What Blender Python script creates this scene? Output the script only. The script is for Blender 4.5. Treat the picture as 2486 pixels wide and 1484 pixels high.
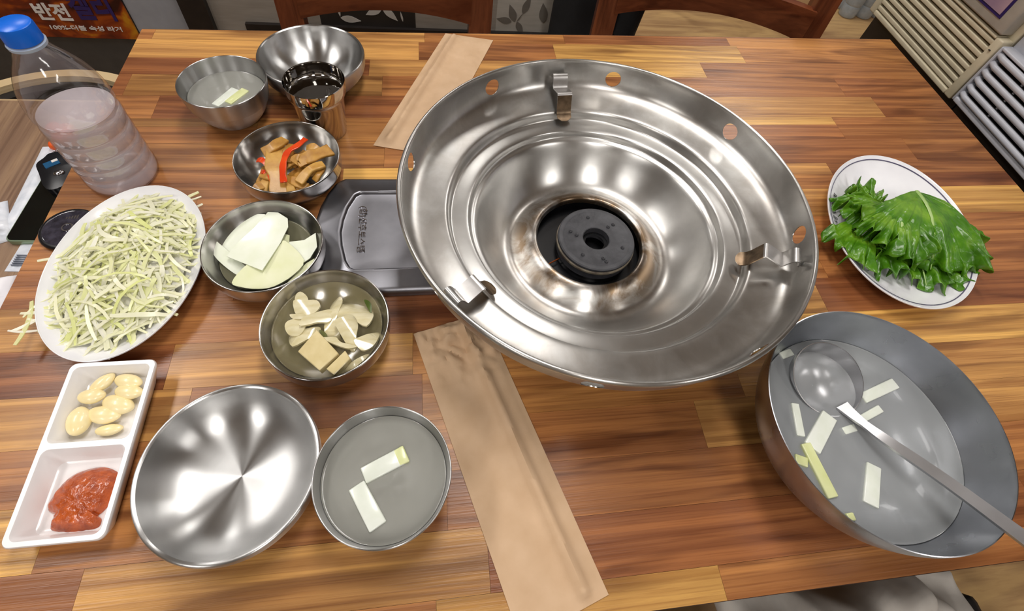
import bpy, bmesh, math, random
from mathutils import Vector, Matrix, noise
for o in list(bpy.data.objects): bpy.data.objects.remove(o, do_unlink=True)
SC = bpy.context.scene
COL = SC.collection
T = 0.73                     # table top height
PI = math.pi
# ------------------------------------------------------------------ camera
cam_d = bpy.data.cameras.new('camera'); cam = bpy.data.objects.new('camera', cam_d); COL.objects.link(cam)
cam_d.sensor_width = 36.0; cam_d.lens = 1237.0 / 2486.0 * 36.0
cam_d.shift_y = -97.0 / 2486.0; cam_d.clip_start = 0.02
cam.matrix_world = Matrix(((0.988969, 0.030955, -0.14485, 0.0), (-0.106198, 0.829898, -0.547715, 0.0),
                           (0.103257, 0.557056, 0.824031, T + 0.53), (0, 0, 0, 1)))
SC.camera = cam
# ------------------------------------------------------------------ world, exposure
w = bpy.data.worlds.new('world'); SC.world = w; w.use_nodes = True
w.node_tree.nodes['Background'].inputs[0].default_value = (0.75, 0.8, 0.9, 1)
w.node_tree.nodes['Background'].inputs[1].default_value = 0.25
SC.view_settings.view_transform = 'Standard'; SC.view_settings.look = 'None'
SC.view_settings.exposure = 0.30; SC.view_settings.gamma = 1.0; SC.view_settings.use_curve_mapping = False
cy = SC.cycles
cy.max_bounces = 7; cy.diffuse_bounces = 5; cy.glossy_bounces = 4; cy.transmission_bounces = 4; cy.transparent_max_bounces = 10
cy.use_light_tree = False; cy.caustics_reflective = False; cy.caustics_refractive = False; cy.sample_clamp_indirect = 4.0
LAMP_STRENGTH = 15.0
# ------------------------------------------------------------------ materials
def nm(name):
    m = bpy.data.materials.new(name); m.use_nodes = True
    nt = m.node_tree; return m, nt, nt.nodes['Principled BSDF']
def lin(c):
    return tuple(((v/255.0)/12.92 if v/255.0 <= 0.04045 else ((v/255.0+0.055)/1.055)**2.4) for v in c) + (1.0,)
def N(nt, kind, **kw):
    n = nt.nodes.new(kind)
    for k, v in kw.items():
        if k.startswith('i_'): n.inputs[k[2:].replace('_', ' ')].default_value = v
        else: setattr(n, k, v)
    return n
def coords(nt, scale=(1, 1, 1)):
    tc = N(nt, 'ShaderNodeTexCoord'); mp = N(nt, 'ShaderNodeMapping'); mp.inputs['Scale'].default_value = scale
    nt.links.new(tc.outputs['Object'], mp.inputs['Vector']); return mp.outputs['Vector']
def ramp(nt, fac, stops):
    r = N(nt, 'ShaderNodeValToRGB'); e = r.color_ramp.elements
    while len(e) > 1: e.remove(e[0])
    e[0].position = stops[0][0]; e[0].color = stops[0][1]
    for p, c in stops[1:]:
        x = e.new(p); x.color = c
    nt.links.new(fac, r.inputs['Fac']); return r.outputs['Color']
def bump(nt, b, fac, strength, dist=0.001):
    n = N(nt, 'ShaderNodeBump'); n.inputs['Strength'].default_value = strength; n.inputs['Distance'].default_value = dist
    nt.links.new(fac, n.inputs['Height']); nt.links.new(n.outputs['Normal'], b.inputs['Normal'])
def noise_tex(nt, vec, scale, detail=3.0, rough=0.5, distortion=0.0):
    n = N(nt, 'ShaderNodeTexNoise'); n.inputs['Scale'].default_value = scale; n.inputs['Detail'].default_value = detail
    n.inputs['Roughness'].default_value = rough; n.inputs['Distortion'].default_value = distortion
    nt.links.new(vec, n.inputs['Vector']); return n.outputs['Fac']
def simple(name, c1, c2=None, rough=0.5, metal=0.0, scale=30.0, bmp=0.0, coat=0.0, sss=0.0, stretch=(1, 1, 1), spec=0.5, alpha=1.0, trans=0.0, bscale=None):
    m, nt, b = nm(name)
    c2 = c2 or tuple(min(255, v*0.9) for v in c1)
    v = coords(nt, stretch); f = noise_tex(nt, v, scale)
    nt.links.new(ramp(nt, f, [(0.3, lin(c2)), (0.7, lin(c1))]), b.inputs['Base Color'])
    b.inputs['Roughness'].default_value = rough; b.inputs['Metallic'].default_value = metal
    b.inputs['Coat Weight'].default_value = coat; b.inputs['Coat Roughness'].default_value = 0.08
    b.inputs['Specular IOR Level'].default_value = spec; b.inputs['Alpha'].default_value = alpha
    b.inputs['Transmission Weight'].default_value = trans

    if bmp: bump(nt, b, noise_tex(nt, v, bscale or scale*3), bmp)
    return m
def steel(name, col=(205, 202, 198), rough=0.2, aniso=0.7, var=0.08, scale=25.0, rot=0.0, stain=None, ringbump=0.0):
    m, nt, b = nm(name)
    v = coords(nt); f = noise_tex(nt, v, scale, 4.0)
    col2 = tuple(x*(1-var) for x in col)
    base = ramp(nt, f, [(0.3, lin(col2)), (0.7, lin(col))])
    if stain:                                   # heat tint and burnt-on residue patches, own shape from noise and radius
        sep = N(nt, 'ShaderNodeSeparateXYZ'); tc = N(nt, 'ShaderNodeTexCoord'); nt.links.new(tc.outputs['Object'], sep.inputs[0])
        ln = N(nt, 'ShaderNodeVectorMath', operation='LENGTH'); cb = N(nt, 'ShaderNodeCombineXYZ')
        nt.links.new(sep.outputs[0], cb.inputs[0]); nt.links.new(sep.outputs[1], cb.inputs[1]); nt.links.new(cb.outputs[0], ln.inputs[0])
        rr = ramp(nt, ln.outputs['Value'], stain)
        n2 = noise_tex(nt, v, 22.0, 5.0, 0.6, 0.6)
        n3 = ramp(nt, n2, [(0.36, (0, 0, 0, 1)), (0.60, (1, 1, 1, 1))])
        mu = N(nt, 'ShaderNodeMath', operation='MULTIPLY'); nt.links.new(rr, mu.inputs[0]); nt.links.new(n3, mu.inputs[1])
        mx = N(nt, 'ShaderNodeMix', data_type='RGBA'); nt.links.new(mu.outputs[0], mx.inputs['Factor'])
        nt.links.new(base, mx.inputs['A']); mx.inputs['B'].default_value = lin((104, 80, 50)); base = mx.outputs['Result']
    nt.links.new(base, b.inputs['Base Color'])
    b.inputs['Metallic'].default_value = 1.0
    rn = N(nt, 'ShaderNodeMapRange'); rn.inputs['To Min'].default_value = rough*0.92; rn.inputs['To Max'].default_value = rough*1.08
    nt.links.new(noise_tex(nt, v, 40.0, 2.0), rn.inputs['Value']); nt.links.new(rn.outputs[0], b.inputs['Roughness'])
    if aniso:
        b.inputs['Anisotropic'].default_value = aniso; b.inputs['Anisotropic Rotation'].default_value = rot
        tg = N(nt, 'ShaderNodeTangent', direction_type='RADIAL', axis='Z'); nt.links.new(tg.outputs[0], b.inputs['Tangent'])
    return m
def wood(name, grain=(2.0, 45.0, 10.0), use_obj=True, tone=(170, 112, 65), rough=0.3, contrast=0.5, bmp=0.25):
    m, nt, b = nm(name)
    oi = N(nt, 'ShaderNodeObjectInfo'); tc = N(nt, 'ShaderNodeTexCoord')
    off = N(nt, 'ShaderNodeMath', operation='MULTIPLY'); off.inputs[1].default_value = 37.0; nt.links.new(oi.outputs['Random'], off.inputs[0])
    cmb = N(nt, 'ShaderNodeCombineXYZ'); nt.links.new(off.outputs[0], cmb.inputs[0]); nt.links.new(off.outputs[0], cmb.inputs[2])
    def mapped(sc):
        mp = N(nt, 'ShaderNodeMapping'); mp.inputs['Scale'].default_value = sc
        nt.links.new(tc.outputs['Object'], mp.inputs['Vector']); ad = N(nt, 'ShaderNodeVectorMath', operation='ADD')
        nt.links.new(mp.outputs[0], ad.inputs[0]); nt.links.new(cmb.outputs[0], ad.inputs[1]); return ad.outputs[0]
    g1 = noise_tex(nt, mapped(grain), 1.0, 5.0, 0.55, 0.8)                                   # broad bands
    g2 = noise_tex(nt, mapped((grain[0]*7, grain[1]*8, grain[2]*5)), 1.0, 3.0, 0.6, 0.2)       # fine fibres
    g3 = noise_tex(nt, mapped((grain[0]*2.2, grain[1]*0.38, grain[2])), 1.0, 2.0, 0.5, 1.6)    # cathedral figure
    if use_obj: tone_out = oi.outputs['Color']
    else:
        rgb = N(nt, 'ShaderNodeRGB'); rgb.outputs[0].default_value = lin(tone); tone_out = rgb.outputs[0]
    def mul(col, c, fac):
        mx = N(nt, 'ShaderNodeMix', data_type='RGBA', blend_type='MULTIPLY'); nt.links.new(fac, mx.inputs['Factor'])
        nt.links.new(col, mx.inputs['A']); mx.inputs['B'].default_value = c; return mx.outputs['Result']
    def msk(f, a, bb): return ramp(nt, f, [(a, (0, 0, 0, 1)), (bb, (1, 1, 1, 1))])
    c = tone_out
    c = mul(c, (1.38, 1.44, 1.34, 1), msk(g1, 0.48, 0.62)); c = mul(c, (0.74, 0.66, 0.62, 1), msk(g1, 0.50, 0.34))
    c = mul(c, (1-contrast*0.9, 1-contrast, 1-contrast, 1), msk(g3, 0.52, 0.66))
    c = mul(c, (1-contrast*0.6, 1-contrast*0.75, 1-contrast*0.8, 1), msk(g2, 0.5, 0.72))
    nt.links.new(c, b.inputs['Base Color']); b.inputs['Roughness'].default_value = rough
    b.inputs['Specular IOR Level'].default_value = 0.45
    if bmp: bump(nt, b, g2, bmp, 0.0006)
    return m
def glossy_clear(name, tint=(0.96, 0.95, 0.96), rough=0.05, base=0.04, amount=0.55):
    m, nt, b = nm(name); out = nt.nodes['Material Output']; nt.nodes.remove(b)
    tr = N(nt, 'ShaderNodeBsdfTransparent'); tr.inputs[0].default_value = tint + (1,)
    gl = N(nt, 'ShaderNodeBsdfGlossy'); gl.inputs['Roughness'].default_value = rough
    lw = N(nt, 'ShaderNodeLayerWeight'); lw.inputs['Blend'].default_value = 0.3
    mr = N(nt, 'ShaderNodeMapRange'); mr.inputs['To Min'].default_value = base; mr.inputs['To Max'].default_value = amount
    nt.links.new(lw.outputs['Facing'], mr.inputs['Value'])
    v = coords(nt); bm_ = N(nt, 'ShaderNodeBump'); bm_.inputs['Strength'].default_value = 0.25; bm_.inputs['Distance'].default_value = 0.002
    nt.links.new(noise_tex(nt, v, 45.0), bm_.inputs['Height']); nt.links.new(bm_.outputs[0], gl.inputs['Normal'])
    mx = N(nt, 'ShaderNodeMixShader'); nt.links.new(mr.outputs[0], mx.inputs[0]); nt.links.new(tr.outputs[0], mx.inputs[1]); nt.links.new(gl.outputs[0], mx.inputs[2])
    nt.links.new(mx.outputs[0], out.inputs['Surface']); return m
def emit(name, col, strength):
    m, nt, b = nm(name); b.inputs['Base Color'].default_value = col; b.inputs['Emission Color'].default_value = col; b.inputs['Emission Strength'].default_value = strength
    return m
M = {}
M['plank'] = wood('table_wood', grain=(1.3, 62.0, 10.0), contrast=0.46, bmp=0.4)
M['core'] = simple('board_core', (92, 60, 40), rough=0.6)
M['edge_band'] = simple('dark_edge_band', (60, 38, 30), rough=0.4)
M['pan'] = steel('brushed_pan_steel', (204, 203, 200), 0.30, 0.75, 0.10, rot=0.25, stain=[(0.0, (0.95, 0.95, 0.95, 1)), (0.085, (0.9, 0.9, 0.9, 1)), (0.105, (0.25, 0.25, 0.25, 1)), (0.115, (0.0, 0.0, 0.0, 1)), (0.16, (0.02, 0.02, 0.02, 1)), (0.185, (0.25, 0.25, 0.25, 1)), (0.215, (0.3, 0.3, 0.3, 1)), (0.228, (0.1, 0.1, 0.1, 1))])
M['bowl'] = steel('spun_bowl_steel', (200, 200, 199), 0.30, 0.95, rot=0.25)
M['bowl_big'] = steel('worn_bowl_steel', (186, 189, 195), 0.28, 0.5, rot=0.25)
M['dish'] = steel('dish_steel', (192, 190, 187), 0.2, 0.8, rot=0.25)
M['cup'] = steel('polished_cup_steel', (205, 200, 194), 0.06, 0.3)
M['bracket'] = steel('bracket_steel', (212, 210, 208), 0.3, 0.0, 0.12, 60)
M['bracket_brown'] = steel('heat_tinted_steel', (150, 128, 104), 0.34, 0.0, 0.4, 90)
M['rivet'] = steel('rivet_steel', (200, 198, 194), 0.25, 0.0)
M['plate_steel'] = steel('dull_stove_steel', (150, 150, 156), 0.36, 0.0, 0.16, 18)
M['ladle'] = steel('ladle_steel', (196, 196, 198), 0.3, 0.0, 0.06, 30)
M['iron'] = simple('burner_cast_iron', (62, 62, 66), (42, 42, 46), rough=0.55, bmp=0.35, scale=80)
M['burner_ring'] = simple('burner_ash_ring', (150, 140, 120), (70, 58, 48), rough=0.6, scale=60)
M['black_metal'] = simple('black_enamel', (16, 17, 20), (8, 8, 10), rough=0.25)
M['copper'] = simple('copper_wire', (190, 100, 50), rough=0.3, metal=1.0)
M['white_ceramic'] = simple('white_ceramic', (240, 240, 243), (232, 232, 236), rough=0.12, coat=0.5)
M['white_melamine'] = simple('white_melamine', (240, 238, 238), (232, 230, 230), rough=0.22, coat=0.3)
M['line_blue'] = simple('blue_grey_glaze', (88, 84, 110), rough=0.2)
M['ink'] = simple('dark_ink', (58, 60, 62), rough=0.4)
M['kraft'] = simple('kraft_paper', (206, 174, 140), (196, 163, 128), rough=0.75, scale=40, bmp=0.15, bscale=260)
M['broth'] = simple('cloudy_broth', (186, 186, 178), (174, 174, 166), rough=0.03, scale=14, alpha=0.52, spec=0.6)
M['broth_big'] = simple('thin_cloudy_broth', (184, 188, 190), (170, 174, 177), rough=0.03, scale=10, alpha=0.50, spec=0.6)
M['brine'] = simple('pickle_brine', (196, 184, 140), (186, 174, 128), rough=0.03, scale=10, alpha=0.16, spec=0.6)
M['thin_brine'] = simple('radish_brine', (176, 172, 140), rough=0.03, scale=10, alpha=0.22, spec=0.6)
M['water'] = glossy_clear('clear_water', (0.93, 0.94, 0.95), 0.02, 0.05, 0.7)
M['radish'] = simple('white_radish', (228, 232, 224), (216, 222, 208), rough=0.3, scale=60, sss=0.25, coat=0.3)
M['radish_green'] = simple('pale_green_radish', (222, 226, 176), (208, 214, 150), rough=0.3, scale=50, sss=0.25, coat=0.3)
M['radish_slice'] = simple('radish_slice', (234, 238, 224), (224, 230, 206), rough=0.22, scale=40, sss=0.2, coat=0.4)
M['radish_slice_y'] = simple('yellowish_radish_slice', (232, 234, 202), (222, 226, 182), rough=0.22, scale=40, sss=0.2, coat=0.4)
M['pickled'] = simple('pickled_radish', (220, 204, 156), (206, 188, 136), rough=0.25, scale=70, sss=0.25, coat=0.4, bmp=0.05)
M['onion'] = simple('pickled_onion', (232, 224, 190), (214, 202, 156), rough=0.15, scale=60, sss=0.3, coat=0.5, alpha=0.9, stretch=(1, 3, 1))
M['chili'] = simple('green_chili', (84, 100, 40), (60, 76, 28), rough=0.2, coat=0.4)
M['fishcake'] = simple('braised_fish_cake', (190, 142, 62), (156, 106, 38), rough=0.42, scale=70, bmp=0.3, coat=0.12, sss=0.15)
M['fishcake2'] = simple('pale_fish_cake', (204, 160, 80), (174, 124, 52), rough=0.42, scale=70, bmp=0.3, coat=0.12, sss=0.15)
M['pepper'] = simple('red_pepper', (224, 78, 26), (196, 50, 16), rough=0.18, scale=50, coat=0.6, sss=0.15)
M['garlic'] = simple('peeled_garlic', (244, 230, 184), (234, 214, 156), rough=0.3, scale=60, sss=0.3, coat=0.25)
M['paste'] = simple('red_bean_paste', (190, 88, 30), (146, 58, 16), rough=0.22, scale=150, bmp=1.0, coat=0.5, bscale=330)
M['bottle'] = glossy_clear('clear_plastic_bottle', (0.965, 0.95, 0.96), 0.08, 0.06, 0.6)
M['bottle_water'] = simple('bottled_water', (236, 228, 232), (226, 218, 222), rough=0.25, alpha=0.55, scale=15)
M['cap'] = simple('blue_plastic_cap', (10, 108, 222), (8, 96, 206), rough=0.3)
M['cap_ring'] = simple('clear_neck_ring', (190, 205, 225), rough=0.2, alpha=0.8)
M['black_plastic'] = simple('black_plastic', (24, 24, 28), (14, 14, 18), rough=0.28)
M['smoke_plastic'] = simple('smoky_glossy_plastic', (64, 62, 74), (36, 34, 42), rough=0.08, scale=120, coat=0.6)
M['screen'] = simple('dark_phone_glass', (16, 20, 19), (10, 12, 12), rough=0.05, coat=0.6)
M['phone_edge'] = simple('pale_green_phone_frame', (150, 170, 140), rough=0.3, metal=0.6)
M['lcd'] = simple('blue_fob_display', (40, 92, 132), (28, 70, 104), rough=0.15)
M['silver'] = simple('silver_button', (205, 205, 210), rough=0.15, metal=1.0)
M['orange'] = simple('orange_vinyl', (238, 100, 32), (222, 80, 20), rough=0.4)
M['packet'] = simple('white_foil_packet', (232, 234, 240), (200, 206, 216), rough=0.25, scale=60, bmp=0.3)
M['packet_print'] = simple('grey_packet_print', (110, 116, 130), rough=0.4)
M['tissue'] = simple('white_tissue', (240, 238, 242), (228, 226, 232), rough=0.85)
M['side_table'] = wood('grey_brown_laminate', grain=(30.0, 1.5, 8.0), use_obj=False, tone=(130, 103, 82), rough=0.35, contrast=0.35)
M['tan_edge'] = simple('tan_table_edge', (186, 158, 118), rough=0.5, scale=20)
M['ply'] = simple('plywood_edge', (222, 200, 160), (196, 168, 122), rough=0.5, scale=6, stretch=(1, 1, 40))
M['charcoal'] = simple('charcoal_board', (66, 64, 62), (58, 56, 55), rough=0.5)
M['grey_wall'] = simple('light_grey_panel', (150, 152, 158), (142, 144, 150), rough=0.5)
M['black_paint'] = simple('near_black_paint', (36, 30, 28), (28, 24, 22), rough=0.4)
M['beige_wall'] = simple('beige_wallpaper', (150, 142, 132), (136, 128, 118), rough=0.6, scale=12, stretch=(1, 1, 8))
M['dark_paper'] = simple('dark_brown_wallpaper', (42, 37, 34), (34, 30, 28), rough=0.5, scale=10)
M['leaf_pale'] = simple('pale_leaf_print', (196, 192, 186), (178, 174, 168), rough=0.5)
M['leaf_grey'] = simple('grey_leaf_print', (112, 106, 98), (104, 98, 90), rough=0.5)
M['cream_paper'] = simple('cream_wallpaper', (178, 172, 162), (166, 160, 150), rough=0.6, scale=12, stretch=(1, 1, 8))
M['chair_wood'] = wood('dark_chair_wood', grain=(30.0, 30.0, 3.0), use_obj=False, tone=(104, 54, 32), rough=0.28, contrast=0.35)
M['chair_wood_h'] = wood('dark_chair_wood_rail', grain=(3.0, 30.0, 30.0), use_obj=False, tone=(104, 54, 32), rough=0.28, contrast=0.35)
M['vinyl'] = simple('black_vinyl', (30, 29, 30), (22, 21, 22), rough=0.4)
M['fabric_black'] = simple('black_cloth', (16, 17, 20), (10, 10, 12), rough=0.8, bmp=0.2)
M['fabric_grey'] = simple('pale_grey_cloth', (196, 190, 182), (176, 170, 162), rough=0.85, bmp=0.2, scale=20)
M['floor'] = wood('wood_floor', grain=(1.5, 12.0, 4.0), use_obj=False, tone=(172, 138, 96), rough=0.4, contrast=0.25, bmp=0.1)
M['wall_paint'] = simple('warm_white_wall', (150, 142, 132), (142, 134, 124), rough=0.7, scale=5)
M['ceiling'] = simple('white_ceiling', (176, 173, 168), (168, 165, 160), rough=0.8, scale=5)
M['cream'] = simple('aged_cream_plastic', (202, 192, 166), (190, 180, 154), rough=0.4, scale=40)
M['cool_white'] = simple('cool_white_plastic', (190, 192, 200), (180, 182, 190), rough=0.35, scale=30)
M['gap'] = simple('dark_vent_gap', (22, 16, 16), rough=0.8)
M['bezel'] = simple('grey_bezel', (176, 172, 162), rough=0.4)
M['picture'] = simple('pinkish_picture', (190, 160, 164), (120, 100, 130), rough=0.15, scale=9)
M['clear_pack'] = simple('clear_pack_plastic', (190, 200, 208), (160, 172, 180), rough=0.12, scale=30, alpha=0.55, coat=0.5)
M['lamp_frame'] = simple('white_lamp_frame', (220, 220, 220), rough=0.5)
M['lamp'] = emit('led_diffuser', (1.0, 0.965, 0.93, 1), LAMP_STRENGTH); M['lamp'].cycles.emission_sampling = 'FRONT_BACK'
M['print_white'] = simple('white_print', (226, 220, 214), rough=0.5)
M['print_purple'] = simple('purple_print', (44, 30, 92), rough=0.4)
def poster_mat():
    m, nt, b = nm('orange_flame_poster')
    v = coords(nt, (1.0, 1.0, 1.6)); f = noise_tex(nt, v, 9.0, 3.0, 0.5, 1.5)
    c = ramp(nt, f, [(0.3, lin((48, 12, 8))), (0.46, lin((112, 38, 12))), (0.56, lin((156, 70, 14))), (0.70, lin((184, 124, 24)))])  # flame colours darkened, with the shade over the poster put into them
    nt.links.new(c, b.inputs['Base Color']); b.inputs['Roughness'].default_value = 0.35; return m
M['poster'] = poster_mat()
def cabbage_mat():
    m, nt, b = nm('shredded_cabbage')
    g = N(nt, 'ShaderNodeNewGeometry')
    c = ramp(nt, g.outputs['Random Per Island'], [(0.0, lin((254, 253, 244))), (0.5, lin((253, 252, 230))), (0.8, lin((249, 250, 208))), (1.0, lin((238, 243, 168)))])
    nt.links.new(c, b.inputs['Base Color']); b.inputs['Roughness'].default_value = 0.3; b.inputs['Coat Weight'].default_value = 0.25
    tr = N(nt, 'ShaderNodeBsdfTranslucent'); nt.links.new(c, tr.inputs[0]); mx = N(nt, 'ShaderNodeMixShader'); mx.inputs[0].default_value = 0.45
    nt.links.new(b.outputs[0], mx.inputs[1]); nt.links.new(tr.outputs[0], mx.inputs[2]); nt.links.new(mx.outputs[0], nt.nodes['Material Output'].inputs['Surface'])
    return m
M['cabbage'] = cabbage_mat()
def lettuce_mat():
    m, nt, b = nm('lettuce_leaf')
    v = coords(nt); f = noise_tex(nt, v, 28.0, 4.0, 0.6)
    c = ramp(nt, f, [(0.25, lin((38, 82, 8))), (0.5, lin((70, 122, 14))), (0.75, lin((118, 160, 38)))])
    nt.links.new(c, b.inputs['Base Color']); b.inputs['Roughness'].default_value = 0.32; b.inputs['Coat Weight'].default_value = 0.2
    vo = N(nt, 'ShaderNodeTexVoronoi', feature='DISTANCE_TO_EDGE'); vo.inputs['Scale'].default_value = 85.0; nt.links.new(v, vo.inputs['Vector'])
    bump(nt, b, vo.outputs['Distance'], 0.35, 0.004); return m
M['lettuce'] = lettuce_mat()
M['rib'] = simple('pale_lettuce_rib', (170, 196, 126), (140, 176, 92), rough=0.3, sss=0.2)

# ------------------------------------------------------------------ helpers
def mk(name, verts, faces, mat, parent=None, loc=(0, 0, 0), rz=0.0, smooth=True, angle=40.0):
    me = bpy.data.meshes.new(name); me.from_pydata([tuple(v) for v in verts], [], faces); me.update()
    bm = bmesh.new(); bm.from_mesh(me); bmesh.ops.recalc_face_normals(bm, faces=bm.faces); bm.to_mesh(me); bm.free()
    if smooth:
        me.polygons.foreach_set('use_smooth', [True]*len(me.polygons)); me.set_sharp_from_angle(angle=math.radians(angle))
    me.materials.append(M[mat] if isinstance(mat, str) else mat)
    o = bpy.data.objects.new(name, me); COL.objects.link(o); o.location = loc; o.rotation_euler = (0, 0, rz)
    if parent is not None: o.parent = parent
    return o
def tag(o, label=None, cat=None, group=None, kind=None):
    if label: o['label'] = label
    if cat: o['category'] = cat
    if group: o['group'] = group
    if kind: o['kind'] = kind
    return o
def empty(name, loc, label=None, cat=None, group=None, rz=0.0):
    o = bpy.data.objects.new(name, None); COL.objects.link(o); o.location = loc; o.rotation_euler = (0, 0, rz); o.empty_display_size = 0.02
    return tag(o, label, cat, group)
def boxv(x0, x1, y0, y1, z0, z1):
    v = [(x0, y0, z0), (x1, y0, z0), (x1, y1, z0), (x0, y1, z0), (x0, y0, z1), (x1, y0, z1), (x1, y1, z1), (x0, y1, z1)]
    f = [(0, 3, 2, 1), (4, 5, 6, 7), (0, 1, 5, 4), (1, 2, 6, 5), (2, 3, 7, 6), (3, 0, 4, 7)]
    return v, f
def join(*parts):
    V, F = [], []
    for v, f in parts:
        n = len(V); V += list(v); F += [tuple(i+n for i in q) for q in f]
    return V, F
def box(name, x0, x1, y0, y1, z0, z1, mat, parent=None, bevel=0.0, loc=(0, 0, 0), rz=0.0):
    v, f = boxv(x0, x1, y0, y1, z0, z1); o = mk(name, v, f, mat, parent, loc, rz, smooth=bevel > 0)
    if bevel:
        bm = bmesh.new(); bm.from_mesh(o.data); bmesh.ops.bevel(bm, geom=list(bm.edges), offset=bevel, segments=2, affect='EDGES', profile=0.5)
        bm.to_mesh(o.data); bm.free(); o.data.polygons.foreach_set('use_smooth', [True]*len(o.data.polygons)); o.data.set_sharp_from_angle(angle=math.radians(50))
    return o
def resample(pts, sub=4):
    out = []; n = len(pts)
    for i in range(n-1):
        p0 = pts[max(i-1, 0)]; p1 = pts[i]; p2 = pts[i+1]; p3 = pts[min(i+2, n-1)]
        for k in range(sub):
            t = k/sub; t2 = t*t; t3 = t2*t
            out.append(tuple(0.5*((2*b)+(-a+c)*t+(2*a-5*b+4*c-d)*t2+(-a+3*b-3*c+d)*t3) for a, b, c, d in zip(p0, p1, p2, p3)))
    out.append(tuple(pts[-1])); return out
def lathe(prof, n=96, sx=1.0, sy=1.0):
    V, F, rings = [], [], []
    for r, z in prof:
        if r < 1e-6: rings.append([len(V)]); V.append((0, 0, z))
        else:
            rings.append(list(range(len(V), len(V)+n))); V += [(r*sx*math.cos(2*PI*k/n), r*sy*math.sin(2*PI*k/n), z) for k in range(n)]
    for a, b in zip(rings, rings[1:]):
        if len(a) == 1 and len(b) == 1: continue
        for k in range(n):
            k2 = (k+1) % n
            if len(a) == 1: F.append((a[0], b[k], b[k2]))
            elif len(b) == 1: F.append((a[k], b[0], a[k2]))
            else: F.append((a[k], b[k], b[k2], a[k2]))
    return V, F
def sweep(path, radii, n=12, up=(0, 0, 1), flat=1.0):
    P = [Vector(p) for p in path]; V, F = [], []
    for i, p in enumerate(P):
        d = (P[min(i+1, len(P)-1)]-P[max(i-1, 0)]).normalized(); u = Vector(up); s = d.cross(u)
        if s.length < 1e-4: s = d.cross(Vector((1, 0, 0)))
        s.normalize(); t = s.cross(d).normalized(); r = radii[i] if hasattr(radii, '__len__') else radii
        V += [tuple(p+s*(r*math.cos(2*PI*k/n))+t*(r*flat*math.sin(2*PI*k/n))) for k in range(n)]
    for i in range(len(P)-1):
        for k in range(n): F.append((i*n+k, i*n+(k+1) % n, (i+1)*n+(k+1) % n, (i+1)*n+k))
    F.append(tuple(range(n))); F.append(tuple((len(P)-1)*n+k for k in range(n))); return V, F
def strip(path, width, thick, up=(0, 0, 1), side=None):
    P = [Vector(p) for p in path]; V, F = [], []; m = len(P)
    for i, p in enumerate(P):
        d = (P[min(i+1, m-1)]-P[max(i-1, 0)]).normalized()
        s = Vector(side) if side is not None else d.cross(Vector(up))
        if s.length < 1e-5: s = Vector((1, 0, 0))
        s.normalize(); nrm = s.cross(d).normalized(); w_ = width[i] if hasattr(width, '__len__') else width
        for a, b in ((-1, -1), (1, -1), (1, 1), (-1, 1)): V.append(tuple(p+s*(a*w_/2)+nrm*(b*thick/2)))
    for i in range(m-1):
        for k in range(4): F.append((i*4+k, i*4+(k+1) % 4, (i+1)*4+(k+1) % 4, (i+1)*4+k))
    F += [(0, 1, 2, 3), tuple((m-1)*4+k for k in range(4))]; return V, F
def smooth_poly(poly, sub=4):
    n = len(poly); out = []
    for i in range(n):
        p0, p1, p2, p3 = poly[i-1], poly[i], poly[(i+1) % n], poly[(i+2) % n]
        for k in range(sub):
            t = k/sub; t2 = t*t; t3 = t2*t
            out.append(tuple(0.5*((2*b)+(-a+c)*t+(2*a-5*b+4*c-d)*t2+(-a+3*b-3*c+d)*t3) for a, b, c, d in zip(p0, p1, p2, p3)))
    return out
def slab(poly, thick, zf, rings=4, dome=0.0):
    """a sheet of the given outline; zf(x, y) its underside height; closed with edges"""
    n = len(poly); cx = sum(p[0] for p in poly)/n; cy = sum(p[1] for p in poly)/n; V, F = [], []
    for lay in (0, 1):
        V.append((cx, cy, zf(cx, cy)+lay*(thick+dome)))
        for r in range(1, rings+1):
            t = r/rings
            for p in poly:
                x = cx+(p[0]-cx)*t; y = cy+(p[1]-cy)*t; V.append((x, y, zf(x, y)+lay*(thick+dome*(1-t*t))))
    L = 1+rings*n
    for lay in (0, 1):
        o = lay*L
        for k in range(n):
            k2 = (k+1) % n; F.append((o, o+1+k, o+1+k2))
            for r in range(rings-1):
                a = o+1+r*n; F.append((a+k, a+n+k, a+n+k2, a+k2))
    a = 1+(rings-1)*n
    for k in range(n): F.append((a+k, a+(k+1) % n, L+a+(k+1) % n, L+a+k))
    return V, F
def text_mesh(name, body, mat, parent, width, height, depth=0.0004, bold=0.0):
    cu = bpy.data.curves.new(name, 'FONT'); cu.body = body; cu.size = 1.0; cu.extrude = 0.02; cu.resolution_u = 3; cu.offset = bold
    to = bpy.data.objects.new(name, cu); COL.objects.link(to)
    dg = bpy.context.evaluated_depsgraph_get(); dg.update(); me = bpy.data.meshes.new_from_object(to.evaluated_get(dg)); bpy.data.objects.remove(to, do_unlink=True)
    xs = [v.co.x for v in me.vertices]; ys = [v.co.y for v in me.vertices]; x0, x1, y0, y1 = min(xs), max(xs), min(ys), max(ys)
    for v in me.vertices: v.co = Vector(((v.co.x-(x0+x1)/2)/(x1-x0)*width, (v.co.y-(y0+y1)/2)/(y1-y0)*height, v.co.z/0.02*depth))
    me.materials.clear(); me.materials.append(M[mat]); o = bpy.data.objects.new(name, me); COL.objects.link(o)
    if parent is not None: o.parent = parent
    return o
def rrect(x0, x1, y0, y1, r, n=6):
    out = []
    for cx, cy, a0 in ((x1-r, y1-r, 0), (x0+r, y1-r, 90), (x0+r, y0+r, 180), (x1-r, y0+r, 270)):
        for k in range(n+1):
            a = math.radians(a0+90*k/n); out.append((cx+r*math.cos(a), cy+r*math.sin(a)))
    return out
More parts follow.
